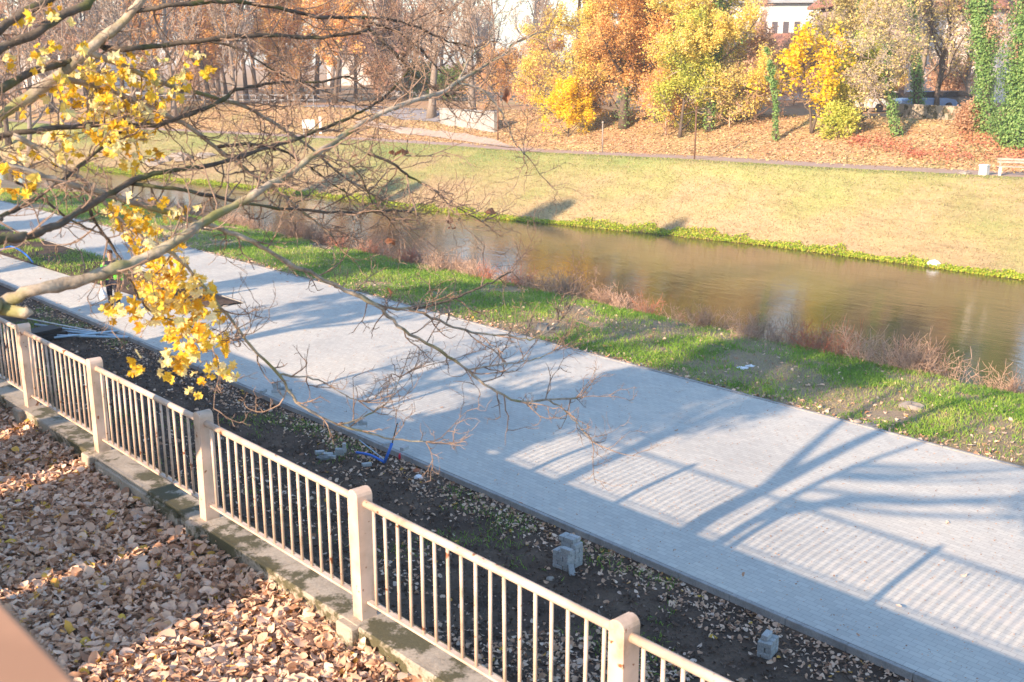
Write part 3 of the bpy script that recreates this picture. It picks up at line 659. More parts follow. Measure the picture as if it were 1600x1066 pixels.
# individually placed trees on the slope
def T(name, px, py, h_px, label, seed, r0=.15, **k):
    b, d = at(px, py); return maketree(name, b, seed, hm(h_px, d), r0, label=label, **k)
T('tree', 738, 186, 250, 'bare tree with pale leaning trunk in front of the concrete wall', 201, .38, bark=M['barkP'], twig=M['twigG'], clear=.35, n1=12, n2=8, n3=7, n4=5, l1=.3, lean=(-.10, 0), twr=.022)
T('tree', 674, 184, 260, 'bare tree with thick grey trunk left of the concrete wall', 202, .38, bark=M['barkP'], twig=M['twigG'], clear=.3, n1=12, n2=8, n3=7, n4=5, l1=.3, twr=.022, leafm=M['l_brown'], nleaf=1500)
T('oak_tree', 975, 200, 300, 'broad orange and yellow oak with ivy on its lower trunk', 210, .34, bark=M['barkD'], twig=M['barkD'], leafm=M['l_orange'], nleaf=80000, lsize=.155, clear=.04, n1=26, n2=9, n3=6, n4=4, l1=.46, ang=1.15, up=.05, twr=.015, ivy=800, ivyh=.6, ivyr=.25)
T('oak_tree', 905, 190, 280, 'golden leafed tree left of the oak behind the yellow bush', 211, .24, bark=M['barkD'], twig=M['barkD'], leafm=M['l_yellow'], nleaf=50000, lsize=.155, clear=.04, n1=22, n2=8, n3=6, n4=4, l1=.42, ang=1.1, up=.05, twr=.015)
T('forked_tree', 1028, 190, 420, 'tall dark forked trunks with thin orange leaves behind the oak', 212, .34, bark=M['barkD'], twig=M['barkD'], leafm=M['l_orange'], nleaf=7000, lsize=.2, clear=.3, n1=9, n2=7, n3=6, n4=3, l1=.3, stems=3, up=.1, twr=.02)
T('yellow_tree', 1108, 205, 330, 'tall loose yellow tree with an ivy column up its trunk', 213, .22, bark=M['barkD'], twig=M['twigG'], leafm=M['l_yellow'], nleaf=60000, lsize=.155, clear=.05, n1=24, n2=8, n3=6, n4=4, l1=.38, ang=1.1, up=.06, twr=.014, ivy=3000, ivyh=.9)
T('yellow_tree', 1062, 215, 170, 'lime and yellow leafed young tree under the tall yellow tree', 214, .12, bark=M['barkD'], twig=M['twigG'], leafm=M['l_lime'], nleaf=26000, lsize=.155, clear=.03, n1=18, n2=7, n3=5, n4=3, l1=.55, ang=1.1, twr=.012)
T('yellow_bush', 888, 214, 62, 'dense bright yellow bush at the foot of the slope', 215, .06, bark=M['barkD'], twig=M['twigB'], leafm=M['l_gold'], nleaf=17000, lsize=.145, clear=.02, n1=18, n2=6, n3=5, n4=3, l1=1.0, ang=1.1, twr=.01, cat='bush', jit=.15)
T('shrub', 1180, 190, 120, 'leafless brown shrub between the yellow tree and the ivy post', 216, .10, bark=M['twigB'], twig=M['twigB'], leafm=M['l_brown'], nleaf=5000, lsize=.18, clear=.02, n1=22, n2=8, n3=6, n4=4, l1=.6, ang=1.0, twr=.014, cat='shrub')
T('ivy_snag', 1212, 220, 150, 'slender ivy wrapped trunk standing alone on the slope', 217, .07, bark=M['barkD'], twig=M['twigB'], clear=.55, n1=5, n2=4, n3=3, n4=0, l1=.2, ivy=1300, ivyh=.9, ivyr=.17, twr=.012)
T('maple_tree', 1268, 208, 155, 'small golden yellow maple right of the ivy wrapped trunk', 218, .12, bark=M['barkD'], twig=M['twigB'], leafm=M['l_gold'], nleaf=2600, lsize=.24, clear=.12, n1=9, n2=5, n3=4, n4=2, l1=.55, ang=1.15, twr=.012, jit=.2, stems=2)
T('shrub', 1345, 190, 120, 'green and yellow leafed shrub right of the golden maple', 219, .1, bark=M['barkD'], twig=M['twigG'], leafm=M['l_lime'], nleaf=20000, lsize=.15, clear=.02, n1=18, n2=7, n3=5, n4=3, l1=.62, ang=1.1, twr=.012, cat='shrub')
T('leaning_tree', 1402, 212, 195, 'leaning ivy clad tree with long bare twiggy limbs', 220, .17, bark=M['barkD'], twig=M['twigG'], leafm=M['l_olive'], nleaf=3800, lsize=.15, clear=.22, n1=20, n2=10, n3=7, n4=4, l1=.62, ang=1.15, lean=(-.28, 0), up=.06, twr=.014, ivy=1500, ivyh=.8, ivyr=.22)
T('olive_tree', 1330, 168, 260, 'tall tree with sparse olive yellow leaves behind the golden maple', 221, .2, bark=M['barkD'], twig=M['twigG'], leafm=M['l_olive'], nleaf=15000, lsize=.22, clear=.12, n1=20, n2=8, n3=6, n4=4, l1=.42, twr=.016, ivy=1200, ivyh=.7)
T('ivy_tree', 1432, 182, 300, 'tall dark trunk with ivy foot behind the leaning tree', 222, .3, bark=M['barkD'], twig=M['twigG'], leafm=M['l_olive'], nleaf=2500, lsize=.18, clear=.35, n1=12, n2=8, n3=6, n4=4, l1=.32, twr=.015, ivy=2500, ivyh=.7, ivyr=.2)
T('ivy_tree', 1588, 226, 330, 'massive tree wholly covered in green ivy at the right edge', 223, .36, bark=M['barkD'], twig=M['twigB'], leafm=M['l_brown'], nleaf=2500, clear=.22, n1=12, n2=6, n3=4, n4=2, l1=.34, ang=.6, up=.25, ivy=34000, ivyh=.95, ivyr=1.0, twr=.014, stems=3)
T('ivy_tree', 1546, 208, 300, 'forked ivy clad tree with a bare foot left of the massive ivy tree', 224, .18, bark=M['barkP'], twig=M['twigB'], leafm=M['l_brown'], nleaf=1200, clear=.25, n1=7, n2=5, n3=4, n4=2, l1=.3, ang=.5, up=.25, ivy=9000, ivyh=.95, ivyr=.5, twr=.014, lean=(-.14, 0), stems=2)
T('shrub', 830, 190, 85, 'tangled orange brown undergrowth right of the concrete wall', 225, .06, bark=M['twigB'], twig=M['twigB'], leafm=M['l_orange'], nleaf=2500, lsize=.16, clear=.04, n1=18, n2=8, n3=6, n4=4, l1=.7, ang=1.0, twr=.014, cat='shrub')
T('shrub', 1040, 212, 90, 'orange leafed undergrowth below the oak', 226, .06, bark=M['twigB'], twig=M['twigB'], leafm=M['l_orange'], nleaf=5000, lsize=.16, clear=.04, n1=16, n2=7, n3=5, n4=3, l1=.8, ang=1.1, twr=.012, cat='shrub')
T('evergreen_bush', 655, 158, 50, 'dark green bush behind the tree trunks left of the wall', 227, .06, bark=M['barkD'], twig=M['barkD'], leafm=M['l_green'], nleaf=6000, lsize=.3, clear=.04, n1=14, n2=6, n3=5, n4=2, l1=.7, ang=1.1, twr=.012, cat='bush', jit=.3)
T('evergreen_bush', 705, 160, 44, 'dark green bush between the two grey trunks', 228, .06, bark=M['barkD'], twig=M['barkD'], leafm=M['l_green'], nleaf=5000, lsize=.3, clear=.04, n1=14, n2=6, n3=5, n4=2, l1=.7, ang=1.1, twr=.012, cat='bush', jit=.3)
for k, (x, y, h, lb, lm) in enumerate([(780, 168, 70, 'rusty brown thicket right above the concrete wall', 'l_orange'), (1140, 200, 70, 'pale yellow thicket below the tall yellow tree', 'l_olive'), (1240, 165, 80, 'grey brown thicket behind the ivy wrapped trunk', 'l_brown'),
        (1480, 165, 55, 'tangled branches of brush by the car park wall', 'l_brown'), (1515, 205, 28, 'low brown brush at the foot of the forked ivy tree', 'l_brown'), (1310, 215, 35, 'low yellow green scrub under the golden maple', 'l_lime'), (590, 160, 60, 'brown thicket on the levee left of the thick grey trunk', 'l_brown'),
        (860, 165, 90, 'orange thicket behind the golden leafed tree', 'l_orange'), (940, 172, 80, 'orange yellow thicket behind the oak trunk', 'l_orange'), (1010, 180, 80, 'yellow thicket right of the oak trunk', 'l_yellow'), (1090, 178, 90, 'pale yellow thicket behind the tall iron post', 'l_yellow'),
        (1175, 160, 90, 'reddish brown thicket far behind the bare shrub', 'l_brown'), (1300, 160, 90, 'olive thicket behind the golden maple crown', 'l_olive'), (1375, 165, 60, 'yellow orange thicket behind the leaning tree', 'l_yellow'), (1500, 160, 70, 'orange thicket in front of the white gabled house', 'l_orange'), (450, 160, 70, 'orange thicket on the levee behind the notice board', 'l_orange'), (320, 160, 70, 'brown thicket at the far left of the levee', 'l_brown')]):
    T('thicket', x, y, h, lb, 240 + k, .05, bark=M['twigB'], twig=M['twigB'], leafm=M[lm], nleaf=8000, lsize=.16, clear=.02, n1=18, n2=8, n3=6, n4=4, l1=.95, ang=1.1, twr=.016, cat='shrub')

# trees behind the photographer's left, out of view, that shade the pavement
def shade(s, n, H, seed, **k):
    maketree('terrace_tree', G(s, n), seed, H, .3, M['barkF'], M['twigF'], M['maple'], lsize=.16 if s < 24 else .26, label=k.pop('label'), **k)
shade(13.4, -3.0, 11, 301, nleaf=9000, clear=.38, n1=14, n2=8, n3=5, n4=3, l1=.36, twr=.012, stems=2, label='autumn tree on the terrace beyond the left edge, nearest its wall')
shade(19.5, -4.5, 13, 302, nleaf=6000, clear=.2, n1=12, n2=7, n3=5, n4=2, l1=.36, twr=.012, label='second autumn tree along the terrace beyond the left edge')
shade(27.0, -3.5, 14, 303, nleaf=9000, clear=.2, n1=12, n2=7, n3=5, n4=2, l1=.36, twr=.012, label='third autumn tree along the terrace beyond the left edge')
shade(35.0, -3.0, 14, 304, nleaf=18000, clear=.15, n1=14, n2=7, n3=5, n4=2, l1=.38, twr=.012, label='fourth autumn tree along the terrace beyond the left edge')
shade(54.0, -3.0, 15, 306, nleaf=16000, clear=.12, n1=14, n2=7, n3=5, n4=2, l1=.38, twr=.012, label='tall autumn tree farther along the terrace beyond the left edge')
shade(64.0, -4.0, 15, 307, nleaf=16000, clear=.12, n1=14, n2=7, n3=5, n4=2, l1=.38, twr=.012, label='last tall autumn tree of the row beyond the left edge')
shade(44.0, -4.0, 15, 305, nleaf=20000, clear=.15, n1=14, n2=7, n3=5, n4=2, l1=.38, twr=.012, label='fifth autumn tree along the terrace beyond the left edge')

maketree('shade_pine', G(15.6, -2.4), 310, 11.5, .25, M['barkD'], M['barkD'], M['l_green'], 14000, .3, label='unseen dark pine with a high crown added beyond the left edge for shade', clear=.24, n1=22, n2=8, n3=5, n4=0, l1=.17, ang=1.3, up=.0, twr=.02, jit=.25)  # pine added out of view, crown raised and dense to shade the pavement
# ------------------------------------------------------------------ fallen leaves, grass, weeds
def area(n, s0, s1, n0, n1, rng=RN):
    return rng.uniform(s0, s1, n), rng.uniform(n0, n1, n)
def keep(s, n, f): m = f > RN.uniform(0, 1, len(s)); return s[m], n[m]
s, n = area(50000, 3.5, 17, .3, 4.34); P = G(s, n, 0) ; P[:, 2] += RN.uniform(0, .08, len(s)) + .03 + np.clip((n - 3.9) / .45, 0, 1) * RN.uniform(.2, 1, len(s)) * .12
tag(leafobj('fallen_leaves', P, .076 * RN.choice([.5, .8, 1., 1.3], len(P)), M['litter'], shape='dry', up=.75), 'thick carpet of curled dry leaves left of the fence wall', 'fallen leaves', kind='stuff')
s, n = area(80000, 2, 40, 4.9, 12.7); x, y = XY(s, n)
f = np.clip((fbm(x * .55, y * .55, 9) - .38) * 4 + np.interp(s, [6, 11], [.45, 0]), .02, 1) * np.interp(s, [3, 10, 13, 22, 40], [1, 1, .25, .08, .07]) + np.interp(n, [11.4, 12.3, 12.7], [0, .75, 1]) * np.interp(s, [5, 30], [.9, .35])
s, n = keep(s, n, f); P = G(s, n, .02); tag(leafobj('fallen_leaves', P, .066 * RN.choice([.6, .9, 1.2], len(P)), M['litter'], shape='dry', up=.6), 'scattered dry leaves on the dark soil between fence and pavement', 'fallen leaves', kind='stuff')
s, n = area(9000, 3, 60, 12.9, 21.4); P = G(s, n, .012); tag(leafobj('leaf_debris', P, .035, M['litter'], shape='quad', up=2.5, curl=.2, rnd=RN.uniform(0, .35, len(s))), 'small leaf scraps and seeds strewn over the pavement', 'debris', kind='stuff')
s, n = area(900, 3, 60, 12.85, 21.4); f = np.interp(n, [12.9, 13.3, 14, 20.6, 21.2, 21.4], [1, .25, .05, .05, .3, 1]); s, n = keep(s, n, f)
tag(leafobj('fallen_leaves', G(s, n, .02), .075, M['litter'], shape='dry', up=1.2), 'single dry leaves blown over the pavement', 'fallen leaves', kind='stuff')
s, n = area(16000, 4, 60, 21.6, 28); f = np.interp(n, [21.6, 22.1, 22.8, 28], [1, .5, .15, .12]); s, n = keep(s, n, f); P = G(s, n, .03)
tag(leafobj('fallen_leaves', P, .09, M['litter'], shape='dry', up=.8), 'dry leaves gathered along the far pavement edge on the grass bank', 'fallen leaves', kind='stuff')
s, n = area(60000, 14, 120, 0, 1); nn = npath(s) + 1.5 + n * 12; fa = np.interp(n, [0, .09, .12, .6, 1], [.04, .35, 1, 1, .6]); s, nn = keep(s, nn, fa); P = G(s, nn, .03)
tag(leafobj('fallen_leaves', P, .17, leafmat('slope_leaf', [(0, (.38, .24, .14)), (.5, (.52, .37, .23)), (.85, (.58, .46, .24)), (.97, (.60, .48, .18)), (1, (.55, .18, .12))], .1), shape='quad', up=.8), 'orange leaves covering the slope above the footpath', 'fallen leaves', kind='stuff')
def blades(name, s, n, h, wd, m, label, cat='grass', lean=.35, dz=0, rv=None, seg=1):
    P = G(s, n, dz); k = len(P); a = RN.uniform(0, 6.28, k); hh = h * RN.uniform(.5, 1.3, k) if np.isscalar(h) else h * RN.uniform(.5, 1.3, k)
    u = np.stack([np.cos(a), np.sin(a), 0 * a], -1) * wd; d = np.stack([RN.normal(0, lean, k), RN.normal(0, lean, k), np.ones(k)], -1); d /= np.linalg.norm(d, axis=1, keepdims=True)
    m1 = P + d * (hh * .55)[:, None]; tp = P + (d + np.stack([RN.normal(0, lean * .8, k), RN.normal(0, lean * .8, k), 0 * a], -1)) * hh[:, None]
    V = np.stack([P - u, P + u, m1 + u * .8, m1 - u * .8, tp], 1).reshape(-1, 3); i = np.arange(k)[:, None] * 5
    r = RN.uniform(0, 1, k) if rv is None else rv
    o = mesh(name, V, [i + np.array([[0, 1, 2, 3]]), i + np.array([[3, 2, 4]])], m, None, False, np.repeat(r, 5)); return tag(o, label, cat, kind='stuff')
s, n = area(330000, 5, 75, 21.7, 29.2); n = n + bend(s); x, y = XY(s, n); dens = fbm(x * .45, y * .45, 31) ; edge = np.interp(n - bend(s), [21.7, 22.2, 26, 29], [.35, .95, .8, 1])
f = np.clip((dens - .34) * 7 + .4, 0, 1) * edge * np.interp(s, [5, 35, 75], [1, .6, .3]); 
bare_p = np.clip((fbm(x * .55 + 9, y * .55, 77) - .47) * 7, 0, 1) * np.interp(s, [8, 20, 30, 50], [1, 1, .6, .15]); f = f * (1 - .88 * bare_p); s, n = keep(s, n, f)
blades('grass', s, n, .13 * np.interp(s, [5, 60], [1, 1.3]), .010, M['grass'], 'bright green grass tufts covering the near river bank', lean=.5, rv=np.clip(fbm(x_ := XY(s, n)[0] * .9, XY(s, n)[1] * .9, 5) * 1.5 - .3 + RN.normal(0, .2, len(s)), 0, 1))
s2, n2 = area(60000, 5, 40, 21.8, 28.5); x, y = XY(s2, n2); f = np.clip((fbm(x * .55 + 9, y * .55, 77) - .42) * 5, .1, 1); s2, n2 = keep(s2, n2, f)
blades('dry_grass', s2, n2, .08, .006, M['straw'], 'short straw coloured dead grass in the worn patches of the near bank', lean=.9, rv=RN.uniform(0, 1, len(s2)))
s, n = area(42000, 4, 38, 8, 12.6); x, y = XY(s, n); f = np.clip((fbm(x * .6, y * .6, 51) - .52) * 8 + np.interp(s, [5, 9], [.5, 0]), 0, 1) * np.interp(n, [9, 10.5], [.1, .8]); s, n = keep(s, n, f)
blades('grass', s, n, .09, .007, M['grass'], 'small grass tufts coming up among leaves beside the kerb', lean=.6, rv=RN.uniform(0, .6, len(s)))
s = RN.uniform(10, 110, 60000); n = nfar(s) + .1 + (npath(s) - nfar(s) - .3) * RN.uniform(0, 1, len(s)); u = (n - nfar(s)) / (npath(s) - nfar(s))
blades('dry_grass', s, n, .12, .02, M['straw'], 'thin mown straw coloured grass on the far bank', lean=.9, rv=np.clip(u * .9 + RN.normal(0, .2, len(s)), 0, 1))
# lush water plants along the far waterline
s = RN.uniform(12, 100, 34000); x, y = XY(s, nfar(s)); wd = np.clip((fbm(s * .8, s * 0 + 3, 8) - .2) * 1.5, .38, .85); n = nfar(s) - .35 + RN.uniform(0, 1, len(s)) * wd * 1.1
P = G(s, n, 0); P[:, 2] = np.maximum(P[:, 2], -1.2) + RN.uniform(0, .32, len(s)) * wd
tag(leafobj('water_plants', P, .11, M['water_weed'], shape='quad', up=.2), 'bright green leafy plants lining the far waterline', 'plants', kind='stuff')
s, n = area(26000, 37, 74, 14.9, 17.6); n = n + bend(s); x, y = XY(s, n); f = np.clip((fbm(x * .4, y * .4, 61) - .42) * 6, 0, 1) * np.interp(s, [40, 46], [.1, 1]); s, n = keep(s, n, f)
blades('grass', s, n, .14, .012, M['grass'], 'grass on the unpaved island at the far left', lean=.5, dz=.08)
# dry reddish weeds on the near water edge
def weeds():
    P = []; r = []; rng = np.random.default_rng(3); tb = MB()
    k = 0
    spots = [(s_, 28.2 + rng.normal(0, .45)) for s_ in rng.uniform(8, 75, 230)]
    Vs = []; Fs = []; Rs = []; n0 = 0
    for s_, n_ in spots:
        dn = float(vnoise(np.array(s_ * .5), np.array(1.), 4))
        if dn < .3: continue
        base = G(s_, n_ + float(bend(np.array(s_)))); H = (.30 + .62 * dn) * (1.25 if s_ < 24 else 1); red = 1.0 if rng.random() < (.12 if s_ < 26 else .05) else rng.uniform(0, .75)
        for _ in range(int(10 + 12 * dn)):
            d = unit(np.array([rng.normal(0, .4), rng.normal(0, .4), 1])); p = base + rng.normal(0, .22, 3) * (1, 1, 0); L = H * rng.uniform(.5, 1.1); pts = [p]
            for q in range(4): d = unit(d + rng.normal(0, .18, 3)); pts.append(pts[-1] + d * L / 4)
            tb.tube(pts, [.007, .006, .005, .004, .003], 3, False, red)
            for q in range(9):
                e = pts[1 + q % 4]; dd = unit(d * .6 + rng.normal(0, .7, 3)); tb.tube([e, e + dd * L * .22, e + dd * L * .35 + np.array([0, 0, .03])], [.005, .005, .004], 3, False, red)
    o = tb.build('dry_weeds', M['weed']); tag(o, 'reddish brown dry weeds along the near water edge', 'weeds', kind='stuff')
weeds()
# red and yellow ground creepers on the right hand slope
P = []
for cx, cy, rr in ((1365, 225, 2.2), (1400, 232, 1.6), (1470, 240, 2.2), (1500, 245, 2), (1565, 240, 2.2), (1590, 248, 2), (1430, 243, 1), (1520, 220, 1.6), (1340, 222, 1)):
    b, d = at(cx, cy); q = RN.normal(0, rr * .35, (260, 2)); 
    for a_ in q: s_, n_ = sn(b[0] + a_[0], b[1] + a_[1] * 1.3); P.append(G(s_, n_, RN.uniform(.03, .25)))
tag(leafobj('creeper', np.array(P), .16, M['l_red'], shape='quad', up=.5), 'red and orange creeper patches on the slope behind the bench', 'plants', kind='stuff')
# gravel and soil crumbs on the verge
s, n = area(26000, 3, 34, 6.5, 12.6); P = G(s, n, .008)
tag(leafobj('gravel', P, .045 * RN.choice([.5, .8, 1, 1.6], len(P)), simple('stone_crumbs', (.20, .15, .12), .95, .65, 3), shape='curl', up=.2, curl=.8), 'small stones and crumbs in the dark soil by the pavement', 'gravel', kind='stuff')

# ------------------------------------------------------------------ paving blocks
blockmesh = None
def block(c, rz, label, tilt=(0, 0, 0), group='loose grey paving blocks'):
    global blockmesh
    if blockmesh is None:
        q = MB(); q.box((0, 0, 0), (.196, .096, .078), 0, bev=.007); o = q.build('paving_block', M['block']); blockmesh = o.data
    else: o = bpy.data.objects.new('paving_block', blockmesh); col.objects.link(o)
    o.location = c; o.rotation_euler = (tilt[0], tilt[1], rz); tag(o, label, 'paving block', group); return o
def orient(rz): return lambda p: (p[0] * math.cos(rz) - p[1] * math.sin(rz), p[0] * math.sin(rz) + p[1] * math.cos(rz))
rb = random.Random(11)
LAY = ['bottom', 'second', 'third', 'fourth', 'fifth', 'top']
def stack(px, py, rz, plan, where, group):
    b, _ = at(px, py); f = orient(rz)
    for L, lay in enumerate(plan):
        for (u, v, r, side) in lay:
            x, y = f((u, v)); nm = LAY[L] if L < len(plan) - 1 else 'top'
            block((b[0] + x + rb.uniform(-.003, .003), b[1] + y + rb.uniform(-.003, .003), b[2] + .035 + L * .0805), rz + r + rb.uniform(-.025, .025), 'grey paving block, %s layer, %s, of the %s' % (nm, side, where), group=group)
h = math.pi / 2
even = [(-.105, -.105, 0, 'front left'), (.105, -.105, 0, 'front right'), (-.155, .055, h, 'back left end'), (-.05, .055, h, 'back left middle'), (.055, .055, h, 'back right middle'), (.16, .055, h, 'back right end')]
odd = [(-.155, -.055, h, 'left front'), (-.05, -.055, h, 'middle left front'), (.055, -.055, h, 'middle right front'), (.16, -.055, h, 'right front'), (-.105, .105, 0, 'left back'), (.105, .105, 0, 'right back')]
topl = [(.055, -.0, h, 'left'), (.16, -.0, h, 'right'), (.1, .155, 0, 'rear')]
stack(887, 884, A + .1, [even, odd, even, odd, even[1:2] + even[4:] + [(-.155, -.1, h, 'far left')], topl], 'taller block stack by the kerb', 'blocks of the taller stack')
b, _ = at(892, 896); block((b[0] + .01, b[1], b[2] + .045), A + 1.0, 'single paving block leaning against the foot of the taller stack', (0, -.75, 0), 'loose grey paving blocks')
e2 = [(-.105, -.055, 0, 'front left'), (.105, -.055, 0, 'front right'), (-.105, .055, 0, 'back left'), (.105, .055, 0, 'back right')]
o2 = [(-.055, 0, h, 'left'), (.055, 0, h, 'middle'), (.165, 0, h, 'right'), (-.16, 0, h, 'far left')]
e3 = [(-.055, -.0, h, 'left'), (.055, 0, h, 'middle'), (.16, 0, h, 'right')]
stack(1197, 1024, A + .25, [e3, [(0, -.055, 0, 'front'), (0, .055, 0, 'back'), (.16, .0, h, 'right')], e3, [(.05, .02, 0, 'upper')]], 'shorter block stack on the grass', 'blocks of the shorter stack')
b, _ = at(530, 712); Z = b[2]
for u, v, z, r, tl, lb in [(0, 0, .04, 0, (0, 0, 0), 'lying right of the small pile by the blue pipe'), (.02, .0, .12, 0, (0, 0, 0), 'resting on top of the small pile by the blue pipe'), (.11, .02, .17, .1, (0, h, 0), 'standing upright on the small pile by the blue pipe'),
        (-.22, -.05, .04, .3, (0, .1, 0), 'lying left in the small pile by the blue pipe'), (-.42, .08, .04, .5, (0, .1, .1), 'lying apart at the left end of the small pile'), (-.14, -.16, .03, -.4, (0, 0, .1), 'half sunk in soil in front of the small pile')]:
    block((b[0] + u, b[1] + v, Z + z), r, 'grey paving block ' + lb, tl)
b, _ = at(432, 612); Z = .0
for u, v, z, r, lb in [(-.3, -.1, .045, 1.2, 'on edge at the left of the low heap by the kerb'), (0, -.1, .045, .3, 'lying in front in the low heap by the kerb'), (.1, .12, .045, .3, 'lying at the back in the low heap by the kerb'), (.02, 0, .127, .3, 'second layer of the low heap by the kerb'), (.0, .0, .209, .7, 'topmost on the low heap by the kerb'), (.3, 0, .045, .2, 'lying at the right of the low heap by the kerb')]:
    block((b[0] + u, b[1] + v, Z + z), r, 'grey paving block ' + lb)
b, _ = at(557, 665)
for u, v, z, r, lb in [(-.08, 0, .045, .2, 'left of the pair on the pavement behind bare twigs'), (.14, .03, .045, .2, 'right of the pair on the pavement behind bare twigs'), (.04, .02, .127, .25, 'lying across the pair on the pavement behind bare twigs')]:
    block((b[0] + u, b[1] + v, z), r, 'grey paving block ' + lb)
for px_, py_, r, lb in ((604, 696, .3, 'flat on the pavement left of the blue pipe end'), (632, 702, 1, 'flat on the pavement right of the blue pipe end'), (573, 728, .4, 'half buried in soil below the blue pipe')):
    b, _ = at(px_, py_); block((b[0], b[1], b[2] + .025), r, 'grey paving block ' + lb)
# ------------------------------------------------------------------ pipes, hose, litter
M['blue'] = simple('blue_plastic', (.02, .16, .62), .4, .15, 6, spec=.5); M['pblue'] = simple('pale_blue_plastic', (.42, .58, .72), .45, .15, 6, spec=.5)
M['white'] = simple('white_plastic', (.72, .72, .70), .5, .15, 6); M['black'] = simple('black_rubber', (.02, .02, .022), .6, .3, 10); M['red'] = simple('red_plastic', (.75, .02, .06), .5, .1, 6)
def atz(px, py, dz=0):
    b, _ = at(px, py); return np.array([b[0], b[1], b[2] + dz])
bp = empty('blue_conduit', tuple(atz(600, 725)), label='bent blue plastic conduit with a black cable sticking up beside the kerb', cat='conduit')
a0, a1, a2 = atz(557, 712, .07), atz(601, 727, .06), atz(601, 727, .06)
up_ = a2 + np.array([.16, .06, .40]); q = MB(); q.tube(smoothline([a0, (a0 + a1) / 2 + (0, 0, .05), a1], 5), .028, 10); q.build('long_pipe', M['blue'], bp, True)
q = MB(); q.tube([a2, (a2 + up_) / 2, up_], .032, 10); q.build('upright_pipe', M['blue'], bp, True)
q = MB(); q.tube(smoothline([up_ - (.01, 0, .05), up_ + (.05, 0, .18), up_ + (.12, 0, .44)], 4), .012, 8); q.build('cable', M['black'], bp, True)
q = MB(); c0, c1 = atz(562, 692, .06), atz(602, 722, .03); q.tube([c0, c1], .014, 8); tag(q.build('grey_rod', M['pblue'], None, True, loc=tuple(c0)), 'thin pale rod lying from the kerb to the blue conduit', 'rod')
q = MB(); c0 = atz(625, 718, .04); q.tube([c0 - (0, 0, .05), c0 + (0, 0, .04), c0 + (.01, 0, .10)], [.025, .04, .012], 9); tag(q.build('red_cap', M['red'], None, True, loc=tuple(c0)), 'small red plastic cap standing in soil right of the blue conduit', 'cap')
for k, (p0, p1, rr, lb) in enumerate([((55, 510), (205, 530), .035, 'rearmost of the pale blue pipes, reaching left behind the fence post'), ((85, 521), (175, 527), .03, 'short pale blue pipe second from the back of the bundle'), ((85, 528), (150, 530), .03, 'shortest pale pipe in the middle of the bundle'),
        ((90, 532), (200, 534), .035, 'frontmost long pale blue pipe of the bundle'), ((86, 537), (185, 525), .03, 'pale blue pipe crossing the bundle slantwise'), ((30, 505), (150, 528), .02, 'thin white pipe partly behind the fence post')]):
    c0, c1 = atz(*p0, .06 + .03 * k), atz(*p1, .05 + .03 * k); q = MB(); m_ = (c0 + c1) / 2 + np.array([0, 0, -.01]); q.tube([c0, m_, c1], rr, 10); tag(q.build('plastic_pipe', M['pblue'] if k < 5 else M['white'], None, True, loc=tuple(c0)), lb, 'pipe', 'pipes beside the pavement')
q = MB(); c0 = atz(68, 530, .12); q.box(c0, (1.1, .8, .14), A + .2); q.box(c0 + (0, 0, .14), (.9, .6, .1), A + .2); tag(q.build('dark_crate', M['black'], loc=tuple(c0)), 'black flat crate with pipes on it behind the fence post', 'crate')
q = MB(); hz = [atz(-30, 408, .05), atz(0, 405, .35), atz(20, 402, .45), atz(40, 406, .25), atz(52, 412, .03)]; q.tube(smoothline(hz, 5), .035, 8); tag(q.build('hose', M['blue'], None, True, loc=tuple(hz[2])), 'blue hose arching over the far left pavement', 'hose')
def lump(name, px, py, sz, m, lb, cat, flat=.5, seed=0, dz=.3, grp=None):
    b = atz(px, py); rng = np.random.default_rng(seed + int(px)); V = []; F = []; a = 7; k = 5
    for i in range(k + 1):
        th = math.pi * i / k
        for j in range(a): ph = 2 * math.pi * j / a; r_ = 1 + rng.normal(0, .16); V.append((math.sin(th) * math.cos(ph) * r_, math.sin(th) * math.sin(ph) * r_ * .8, math.cos(th) * flat * r_))
    for i in range(k):
        for j in range(a): F.append((i * a + j, (i + 1) * a + j, (i + 1) * a + (j + 1) % a, i * a + (j + 1) % a))
    o = mesh(name, np.array(V) * sz, [F], m, loc=(b[0], b[1], b[2] + sz * flat * dz)); return tag(o, lb, cat, grp)
M['stone'] = simple('pale_stone', (.34, .30, .26), .9, .35, 6, bmp=.4); M['grst'] = simple('grey_rubble', (.22, .23, .23), .9, .4, 5, bmp=.4); M['brick'] = simple('brick_red', (.48, .18, .09), .9, .3, 8)
M['bag'] = simple('white_plastic_bag', (.78, .80, .84), .45, .1, 6); M['cerise'] = M['red']
